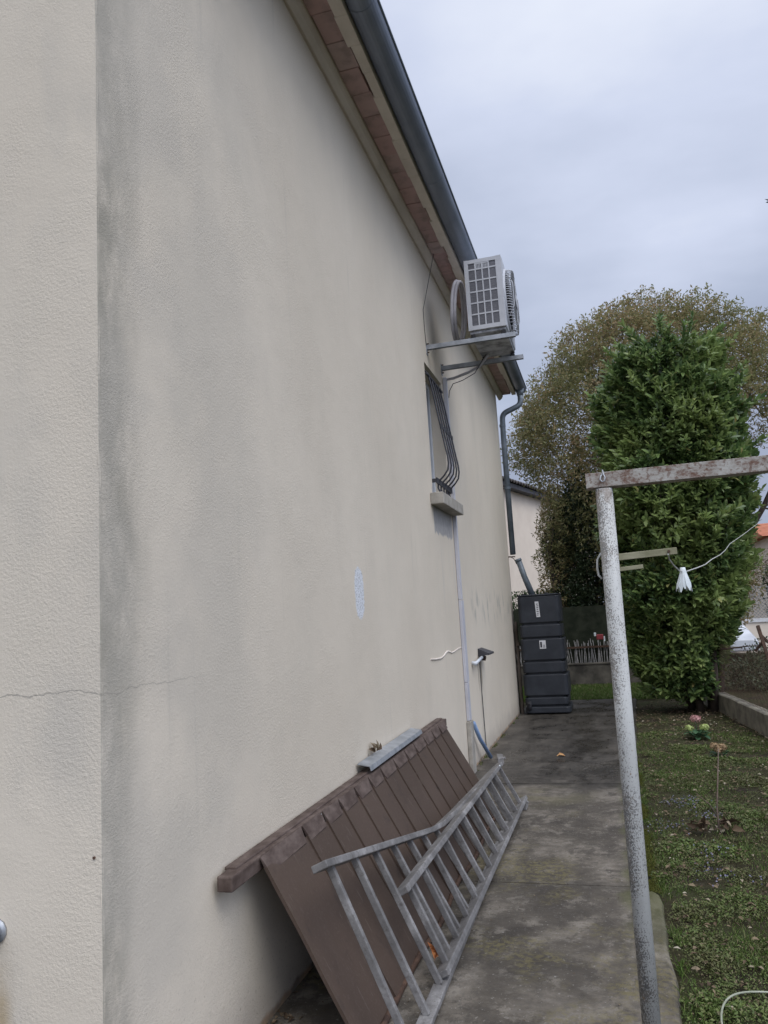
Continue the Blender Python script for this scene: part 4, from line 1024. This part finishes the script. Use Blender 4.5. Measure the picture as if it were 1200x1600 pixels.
def laurel():
    cx, cy = 2.72, 12.5
    root = thing('laurel_tree', (cx, cy, -.03), 'tall glossy dark green laurel with large leaves behind the white clothesline post', 'tree')
    mb = MB(); stems = []
    for k_ in range(6):
        t = k_*1.05; b = (cx+.7*math.cos(t), cy+.7*math.sin(t), random.uniform(2.2, 4.2)); stems.append(limb(mb, (cx+.18*math.cos(t), cy+.18*math.sin(t), -.08), b, .06, .022, k_*3.3))
        for q_ in stems[-1][2:]:
            u = rdir(1, .5)[0]; limb(mb, q_, Vector(q_)+Vector(u)*random.uniform(.4, .7), .018, .006, k_+q_.z, 4)
    build(mb, 'trunk', 'bark', root, smooth=True)
    # outline radius as a function of height: egg shape with a pointed top
    zs = np.array([.05, .3, .8, 1.4, 2.2, 3.0, 3.8, 4.6, 5.2, 5.6, 5.95]); rsx = np.array([.40, .50, .60, .74, .93, 1.02, 1.00, .93, .82, .60, .14])
    def rad(z): return np.interp(z, zs, rsx)
    def ctr(z): return np.interp(z, [.8, 2.0, 3.8, 5.5], [2.40, 2.57, 2.68, 2.70])
    n = 9800
    z = rng.uniform(.2, 5.5, n); th = rng.uniform(0, 2*np.pi, n)
    inner = rng.random(n) < .38; rr = np.where(inner, rng.uniform(.35, .9, n), rng.uniform(.88, 1.05, n))
    r_ = rad(z)*rr
    P_ = np.stack([ctr(z)+r_*np.cos(th), cy+r_*np.sin(th), z], 1)
    lump = clump_noise(P_, 1.5)+.6*clump_noise(P_, 3.6, 4)
    out = np.stack([np.cos(th), np.sin(th), np.full(n, .45)], 1)
    P_ += out*(lump*.24)[:, None]
    keep = (lump > -.50) & (z > .45) | (rng.random(n) < .22)
    P_, out = P_[keep], out[keep]
    # vigorous shoots that stand out of the outline
    k2 = 210; z2 = rng.uniform(.9, 5.75, k2); t2_ = rng.uniform(0, 2*np.pi, k2); o2 = np.stack([np.cos(t2_), np.sin(t2_), rng.uniform(.3, 1.6, k2)], 1); o2 /= np.linalg.norm(o2, axis=1, keepdims=True)
    b2_ = np.stack([ctr(z2)+rad(z2)*.95*np.cos(t2_), cy+rad(z2)*.95*np.sin(t2_), z2], 1); sm_ = MB()
    for q2, (bb, oo) in enumerate(zip(b2_, o2)):
        ln_ = random.uniform(.12, .42); sm_.tube([Vector(bb)-Vector(oo)*.3, Vector(bb)+Vector(oo)*ln_], [.008, .004], 4, False)
        for h_ in np.arange(.04, ln_+.03, .07): P_ = np.concatenate([P_, [bb+oo*h_]]); out = np.concatenate([out, [oo]])
    tag(build(sm_, 'shoots', 'bark', root), kind='stuff')
    n = len(P_)
    ax = out+rng.normal(size=(n, 3))*.28; ax[:, 2] += .35; ax /= np.linalg.norm(ax, axis=1, keepdims=True)
    PP, DD, NN, LL, WW = [], [], [], [], []
    t1 = np.cross(ax, [0.13, .2, .97]); t1 /= np.linalg.norm(t1, axis=1, keepdims=True); t2 = np.cross(ax, t1)
    for k_ in range(7):
        a = 2*np.pi*k_/7*1.6+rng.uniform(0, .6, n); tilt = rng.uniform(.35, 1.15, n) if k_ else rng.uniform(0, .3, n)
        d = ax*np.cos(tilt)[:, None]+(t1*np.cos(a)[:, None]+t2*np.sin(a)[:, None])*np.sin(tilt)[:, None]
        nn = ax*np.sin(tilt)[:, None]-(t1*np.cos(a)[:, None]+t2*np.sin(a)[:, None])*np.cos(tilt)[:, None]*1.0+np.array([0, 0, .15])
        PP.append(P_-ax*(.02*k_)); DD.append(d); NN.append(nn); L_ = rng.uniform(.075, .165, n); LL.append(L_); WW.append(L_*rng.uniform(.30, .42, n))
    me = leaf_mesh('crown', np.concatenate(PP), np.concatenate(DD), np.concatenate(NN), np.concatenate(LL), np.concatenate(WW), .16, .12)
    link('crown', me, 'laurel', root)
laurel()

def photinia():
    cx, cy = 3.0, 18.4
    root = thing('photinia_tree', (cx, cy, 0), 'wide round olive-brown evergreen tree rising behind the glossy laurel', 'tree')
    mb = MB(); C0 = Vector((cx, cy, 4.9)); RX, RY, RZ = 3.42, 2.6, 3.85
    tips = []
    for k_ in range(11):
        t = k_*2*math.pi/11*1.9; e_ = R(15+70*((k_*.618) % 1)); b = C0+Vector((RX*.8*math.cos(t)*math.cos(e_), RY*.8*math.sin(t)*math.cos(e_), RZ*.85*math.sin(e_)-.4))
        pts = limb(mb, (cx+.1*math.cos(t), cy+.1*math.sin(t), .0 if k_ < 4 else 1.6), b, .11, .025, k_*2.1, 8, .3)
        for j, q_ in enumerate(pts[3:]):
            for h in range(3):
                u = Vector(rdir(1, .35)[0]); e2 = Vector(q_)+u*random.uniform(.6, 1.2); limb(mb, q_, e2, .022, .006, k_+j*1.7+h, 4, .3); tips.append(e2)
    build(mb, 'trunk', 'bark', root, smooth=True)
    n = 46000
    u = rdir(n); rr = np.where(rng.random(n) < .72, rng.uniform(.80, 1.0, n), rng.uniform(.3, .85, n))
    P_ = np.stack([u[:, 0]*RX, u[:, 1]*RY, u[:, 2]*RZ], 1)*rr[:, None]+np.array([cx, cy, 4.75])
    lump = clump_noise(P_, 1.15, 2)*.8+clump_noise(P_, 2.6, 8)*.6
    keep = (lump > -.24+.10*rng.normal(size=n)) & (P_[:, 2] > .9)
    # looser and more open on the lower left
    gap = (P_[:, 0] < cx-1.2) & (P_[:, 2] < 4.8) & (rng.random(n) < .35); keep &= ~gap
    keep &= ~((P_[:, 0] > 4.35) & (P_[:, 2] < 5.0+.5*rng.random(n)))
    keep &= ~((P_[:, 0] < .40-np.maximum(0, P_[:, 2]-4.3)*.9) & (P_[:, 2] < 5.0))
    P_ = P_[keep]; u = u[keep]; lump = lump[keep]; n = len(P_)
    P_ = P_+u*(lump*.42)[:, None]
    PP, DD, NN, LL = [], [], [], []
    tw = u*.6+rng.normal(size=(n, 3))*.5; tw[:, 2] += .45; tw /= np.linalg.norm(tw, axis=1, keepdims=True)
    for k_ in range(5):
        off = rng.uniform(0, .22, n); d = tw*.4+rng.normal(size=(n, 3))*.75; d[:, 2] -= .15
        PP.append(P_+tw*off[:, None]+rng.normal(size=(n, 3))*.02); DD.append(d); NN.append(rdir(n, .8)); LL.append(rng.uniform(.06, .11, n))
    LLc = np.concatenate(LL)
    me = small_leaf_mesh('crown', np.concatenate(PP), np.concatenate(DD), np.concatenate(NN), LLc, LLc*.38)
    link('crown', me, 'photinia', root)
    # upright whips along the outline
    mb = MB()
    for k_ in range(260):
        t = random.uniform(0, 2*math.pi); e_ = R(random.uniform(22, 88)); p = Vector((cx+RX*.98*math.cos(t)*math.cos(e_), cy+RY*.98*math.sin(t)*math.cos(e_), 4.75+RZ*.98*math.sin(e_)))
        mb.tube([p-Vector((0, 0, .3)), p, p+Vector((random.uniform(-.08, .08), 0, random.uniform(.08, .26)))], [.006, .005, .002], 3, False)
    tag(build(mb, 'twigs', 'bare', root), kind='stuff')
photinia()

def bushy(name, label, cat, c, r, n, mat, L0, L1, ratio=.42, group=None, trunk=True, seed=1.0, lumpk=.3, zmin=None, full=False):
    root = thing(name, (c[0], c[1], 0), label, cat, group)
    if trunk:
        mb = MB()
        for k_ in range(5):
            t = k_*1.3+seed; limb(mb, (c[0]+.06*math.cos(t), c[1]+.06*math.sin(t), -.06), (c[0]+r[0]*.55*math.cos(t), c[1]+r[1]*.55*math.sin(t), c[2]+r[2]*.4), .03+.02*r[2]/2, .01, seed+k_, 6, .3)
        build(mb, 'trunk', 'bark', root, smooth=True)
    u = rdir(n); rr = rng.uniform(0, 1, n)**(.22)
    P_ = u*np.array(r)*rr[:, None]
    if full:   # boxy clipped form
        P_ = rng.uniform(-1, 1, (n, 3))*np.array(r)
    P_ = P_+np.array(c); lump = clump_noise(P_, 1.4/max(r[0], .4), seed)+.5*clump_noise(P_, 3.5/max(r[0], .4), seed+3)
    P_ += u*(lump*lumpk*r[0])[:, None]
    keep = lump > -.45
    if zmin is not None: keep &= P_[:, 2] > zmin
    P_, u = P_[keep], u[keep]; n = len(P_)
    PP, DD, NN, LL = [], [], [], []
    for k_ in range(4):
        d = u*.5+rng.normal(size=(n, 3))*.7; d[:, 2] += .2; PP.append(P_+rng.normal(size=(n, 3))*L1*.35); DD.append(d); NN.append(rdir(n, .9)); LL.append(rng.uniform(L0, L1, n))
    Lc = np.concatenate(LL); me = small_leaf_mesh('crown', np.concatenate(PP), np.concatenate(DD), np.concatenate(NN), Lc, Lc*ratio)
    link('crown', me, mat, root); return root
bushy('evergreen_shrub', 'dense dark green shrub between the black tank and the white post', 'shrub', (1.28, 17.7, 2.75), (.98, .75, 1.75), 9500, 'shrub', .05, .10, .45, seed=2.0, zmin=1.0)
bushy('russet_shrub', 'thin reddish-brown shrub in front of the neighbouring beige house', 'shrub', (.42, 17.3, 2.75), (.36, .4, 1.45), 900, 'photinia', .05, .09, .4, seed=5.0, zmin=1.2, lumpk=.5)
bushy('clipped_hedge', 'bright green clipped hedge just behind the black tank', 'hedge', (-.3, 17.6, 1.0), (1.35, .5, 1.0), 5200, 'hedge', .04, .07, .5, seed=7.0, trunk=False, full=True, lumpk=.06)
bushy('roadside_hedge', 'dark green hedge behind the far chain link fence', 'hedge', (8.3, 27.0, 1.5), (1.9, .6, 1.0), 4200, 'shrub', .08, .15, .5, seed=9.0, trunk=False, full=True, lumpk=.05)
bushy('bare_thicket', 'brown leafless thicket above the hedge at the far right', 'thicket', (8.2, 30.0, 2.2), (3.2, .8, .9), 2200, 'litter', .10, .22, .10, seed=11.0, trunk=False, full=True, lumpk=.05)
bushy('overhanging_tree', 'leaf tips of a tree reaching in at the right edge of the sky', 'tree', (3.76, 5.2, 3.95), (.98, .9, .8), 900, 'shrub', .05, .09, .35, seed=13.0, lumpk=.1)
bushy('bramble_bush', 'low dark bramble bush behind the leaning rusty post', 'bush', (4.35, 15.2, .25), (1.0, .8, .55), 1800, 'shrub', .04, .08, .5, seed=15.0, trunk=False, lumpk=.4)
def distant_trees():
    for i, (x, y, h, r_) in enumerate(((10.2, 44, 6.3, 2.2), (14.5, 47, 7, 2.6))):
        root = thing('bare_tree', (x, y, 0), ['slender leafless tree beyond the red roof at the right edge', 'spreading leafless tree furthest right beyond the red roof'][i], 'tree')
        mb = MB(); tr = limb(mb, (x, y, 0), (x+.2, y, h*.5), .14, .09, i+.5, 6)
        build(mb, 'trunk', 'bark', root, smooth=True); mb = MB()
        for k_ in range(26):
            a = tr[3+k_ % 4]; u = Vector(rdir(1, .7)[0]); b = Vector(a)+u*random.uniform(1.2, 2.8); p = limb(mb, a, b, .05, .015, k_*1.1, 5, .3)
            for q_ in p[2:]: limb(mb, q_, Vector(q_)+Vector(rdir(1, .6)[0])*random.uniform(.5, 1.1), .015, .005, k_*2.1, 3)
        build(mb, 'crown', 'bare', root)
distant_trees()

# hydrangeas: leaves, stems, flower heads
def hydrangea(c, heads, label, nleaf=26, s=1.0):
    root = thing('hydrangea_plant', c, label, 'plant', 'hydrangeas on the lawn')
    c = Vector(c); mb = MB()
    for (dx, dy, z, r_, mt) in heads: mb.tube([c, c+Vector((dx*.5, dy*.5, z*.5)), c+Vector((dx, dy, z))], .004, 6)
    for k_ in range(4): a = random.uniform(0, 6.3); mb.tube([c, c+Vector((.1*math.cos(a), .1*math.sin(a), .08))], .004, 5)
    build(mb, 'stems', 'hydleaf', root)
    P_, D_, N_ = [], [], []
    for k_ in range(nleaf):
        a = random.uniform(0, 6.3); rr = random.uniform(.01, .09)*s; P_.append((c.x+rr*math.cos(a), c.y+rr*math.sin(a), c.z+random.uniform(.02, .11)*s)); D_.append((math.cos(a), math.sin(a), random.uniform(-.1, .6))); N_.append((0, 0, 1))
    me = leaf_mesh('foliage', P_, D_, N_, rng.uniform(.07, .11, nleaf)*s, rng.uniform(.05, .075, nleaf)*s, .12, .2); link('foliage', me, 'hydleaf', root)
    for (dx, dy, z, r_, mt) in heads:
        n = 130; u = rdir(n, .35); hc = np.array([c.x+dx, c.y+dy, c.z+z]); Pq = hc+u*np.array([r_, r_, r_*.62])*rng.uniform(.7, 1.15, n)[:, None]; t = np.cross(u, rdir(n))
        me = small_leaf_mesh('flower_head', Pq, t, u, rng.uniform(.018, .034, n), rng.uniform(.014, .026, n)); link('flower_head', me, mt, root)
hydrangea((2.35, 10.0, -.035), [(0, .02, .235, .055, 'pinkfl'), (-.085, -.02, .135, .045, 'greenfl'), (.085, -.02, .14, .052, 'greenfl')], 'young hydrangea with one pink and two lime flower heads under the laurel', 40, 1.0)
hydrangea((2.43, 8.8, -.035), [(-.03, 0, .125, .045, 'tanfl'), (.04, .01, .115, .042, 'tanfl'), (.0, -.03, .09, .035, 'tanfl')], 'small hydrangea with faded tan flower heads in the middle of the lawn', 16, .7)
# stones and a dry stick
for (c, n_, sp, lab) in (((1.975, 6.02, -.02), 16, .05, 'taller clump of curled brown dead leaves on the lawn, left of the thin stick'), ((2.135, 6.09, -.02), 12, .045, 'flatter clump of tan dead leaves on the lawn, just right of the thin stick')):
    a = rng.uniform(0, 6.3, n_); P_ = np.stack([c[0]+rng.normal(0, sp*.55, n_), c[1]+rng.normal(0, sp*.5, n_), c[2]+rng.uniform(0, sp*1.4, n_)], 1)
    me = leaf_mesh('withered_leaves', P_, np.stack([np.cos(a), np.sin(a), rng.uniform(-.2, 1.3, n_)], 1), rdir(n_, .6), rng.uniform(.05, .10, n_), rng.uniform(.03, .055, n_), .3, .45)
    tag(link('withered_leaves', me, 'litter', base=c), lab, 'dead leaves', 'withered clumps on the lawn')
mb = MB(); mb.tube([(2.085, 6.08, -.04), (2.09, 6.10, .12), (2.12, 6.15, .30), (2.165, 6.3, .50)], [.007, .006, .005, .003], 6)
mb.tube([(2.09, 6.10, .06), (2.04, 6.07, .16), (1.955, 6.0, .25)], [.005, .004, .002], 5)
tag(build(mb, 'dry_stick', 'bare', base=(2.085, 6.08, -.03), smooth=True), 'thin bare forked stick standing up from the lawn between two clumps of dead leaves', 'stick')
pts = []
for k_ in range(33):
    t = math.pi*k_/32*1.25-.25; pts.append((1.975-.225*math.cos(t)*1.0, 3.32+.34*math.sin(t), .006+.012*math.sin(t*3)))
mb = MB(); mb.tube(pts, .0042, 8); tag(build(mb, 'garden_hose', 'hose', base=(1.97, 3.3, 0), smooth=True), 'thin pale hose curving over the grass at the bottom right', 'hose')

# ground cover
def cover():
    n = 84000
    y = 1.8+9.7*rng.random(n)**1.25; x = 1.60+rng.random(n)*1.75
    P_ = np.stack([x, y, np.full(n, -.03)], 1)
    dn = clump_noise(P_, 2.4, 3)+.6*clump_noise(P_, 6.5, 9)
    keep = (dn > -.16+.5*(rng.random(n)-.5)) & (x < 3.32-(y-7)*.10) & ((y < 9.9) | (rng.random(n) < .25)) & ~((x < 1.68) & (rng.random(n) < .6))
    P_ = P_[keep]; dn = dn[keep]; n = len(P_)
    P_[:, 2] = -.028+.022*np.maximum(0, dn)*rng.random(n)+.012*rng.random(n)+.02*clump_noise(P_, 2.2)
    scale = np.clip(.6+dn*.7, .5, 1.5)
    PP, DD, NN, LL, WW = [], [], [], [], []
    for k_ in range(4):
        a = rng.uniform(0, 2*np.pi, n); D_ = np.stack([np.cos(a), np.sin(a), rng.uniform(.05, 1.1, n)], 1)
        l_ = rng.uniform(.009, .027, n)*scale; PP.append(P_+rng.normal(size=(n, 3))*np.array([.012, .012, .003])); DD.append(D_); NN.append(rdir(n, 1.6)); LL.append(l_); WW.append(l_*rng.uniform(.35, .75, n))
    me = small_leaf_mesh('lawn_weeds', np.concatenate(PP), np.concatenate(DD), np.concatenate(NN), np.concatenate(LL), np.concatenate(WW))
    tag(link('lawn_weeds', me, 'weed'), 'low weedy ground cover of small green leaves over the garden soil', 'ground cover', kind='stuff')
    # grass blades
    n = 42000; y = 1.8+10.5*rng.random(n)**1.2; x = 1.62+rng.random(n)*1.75
    P_ = np.stack([x, y, np.full(n, -.035)], 1); dn = clump_noise(P_, 1.7, 21)
    keep = (dn > .08+.4*(rng.random(n)-.5)) & (x < 3.32-(y-7)*.10) & (y < 10.4); P_ = P_[keep]; n = len(P_)
    m2 = 3600; ye = 1.8+7.6*rng.random(m2); Q2 = np.stack([1.635-.045*np.clip((ye-4.7)/.2, 0, 1)+np.abs(rng.normal(0, .035, m2)), ye, np.full(m2, -.035)], 1); Q2 = Q2[clump_noise(Q2, 4.2, 17) > .06]
    P_ = np.concatenate([P_, Q2]); n = len(P_)
    # strip of grass beyond the path, by the back fence
    m_ = 26000; Q = np.stack([rng.uniform(-1.5, 3.2, m_), rng.uniform(14.05, 16.55, m_), np.full(m_, -.035)], 1); P_ = np.concatenate([P_, Q]); n2 = n+m_
    a = rng.uniform(0, 2*np.pi, n2); D_ = np.stack([np.cos(a)*.6, np.sin(a)*.6, rng.uniform(.5, 1.4, n2)], 1)
    l_ = np.concatenate([rng.uniform(.022, .062, n), rng.uniform(.05, .10, m_)]); w_ = np.concatenate([np.full(n, .004), np.full(m_, .012)])
    me = small_leaf_mesh('grass', P_, D_, rdir(n2), l_, w_)
    tag(link('grass', me, 'grassb'), 'short green grass in tufts on the lawn and below the back fence', 'grass', kind='stuff')
    # fallen leaves, crumbs
    n = 3200; y = 2+11*rng.random(n); x = 1.66+rng.random(n)*1.5; P_ = np.stack([x, y, np.full(n, -.008)], 1)
    k2 = 700; Q = np.stack([rng.normal(2.4, .55, k2), rng.normal(12.1, .8, k2), np.full(k2, -.02)], 1); P_ = np.concatenate([P_, Q])
    k3 = 130; Q = np.stack([.015+np.abs(rng.normal(0, .04, k3)), rng.uniform(2.2, 4.4, k3), np.full(k3, .004)], 1); P_ = np.concatenate([P_, Q]); n = len(P_)
    a = rng.uniform(0, 6.3, n); D_ = np.stack([np.cos(a), np.sin(a), rng.uniform(-.1, .35, n)], 1); l_ = rng.uniform(.015, .045, n)
    me = leaf_mesh('leaf_litter', P_, D_, rdir(n, 2), l_, l_*.5, .25, .2)
    tag(link('leaf_litter', me, 'litter'), 'scattered brown dead leaves over the lawn and under the laurel', 'leaf litter', kind='stuff')
    n = 420; c = rng.integers(0, 9, n); cxs = rng.uniform(1.75, 2.9, 9); cys = rng.uniform(3.6, 8.0, 9)
    P_ = np.stack([cxs[c]+rng.normal(0, .07, n), cys[c]+rng.normal(0, .10, n), np.full(n, .008)], 1)
    me = small_leaf_mesh('violets', P_, rdir(n, .3), rdir(n, 1), np.full(n, .013), np.full(n, .011))
    tag(link('violets', me, 'violet'), 'tiny pale violet flowers dotted in patches over the lawn', 'flowers', kind='stuff')
    # debris on the path
    n = 260; P_ = np.stack([rng.uniform(.1, 1.5, n), rng.uniform(2.4, 12, n), np.full(n, .004)], 1); a = rng.uniform(0, 6.3, n)
    me = small_leaf_mesh('path_debris', P_, np.stack([np.cos(a), np.sin(a), np.full(n, .1)], 1), rdir(n, 2), rng.uniform(.006, .018, n), rng.uniform(.004, .010, n))
    tag(link('path_debris', me, 'litter'), 'small leaf crumbs and grit scattered on the concrete path', 'debris', kind='stuff')
    n = 900; a = rng.uniform(0, 6.3, n); Pw = np.stack([.01+np.abs(rng.normal(0, .018, n)), rng.uniform(7.6, 12.3, n), np.full(n, .0)], 1); Pw = Pw[clump_noise(Pw, 3.0, 51) > .05]; n = len(Pw)
    me = small_leaf_mesh('wall_foot_weeds', Pw, rdir(n, .9), rdir(n, .5), rng.uniform(.012, .035, n), rng.uniform(.005, .012, n))
    tag(link('wall_foot_weeds', me, 'weed'), 'tiny weeds and moss along the foot of the cream wall', 'weeds', kind='stuff')
    # moss cushions along the path edge
    n = 24000; y = rng.uniform(4.75, 8.6, n); x = 1.555+.028*(y-4.8)*.4+np.abs(rng.normal(0, .035, n))-.02
    P_ = np.stack([x, y, np.full(n, -.006)], 1); dn = clump_noise(P_, 3.0, 40); keep = dn > -.05; P_ = P_[keep]; P_[:, 2] += .015*dn[keep]-np.maximum(0, P_[:, 0]-1.6)*.5; n = len(P_)
    me = small_leaf_mesh('moss', P_, rdir(n, 1.0), rdir(n), rng.uniform(.006, .014, n), rng.uniform(.003, .006, n))
    tag(link('moss', me, 'mossm'), 'yellow-green moss cushions growing along the right edge of the path', 'moss', kind='stuff')
M['mossm'] = leaf_material('moss', ((0, (.06, .07, .015)), (1, (.13, .13, .035))), .9, .1, .1)
cover()

for o in scene.objects:
    if '_loc' in o: del o['_loc']
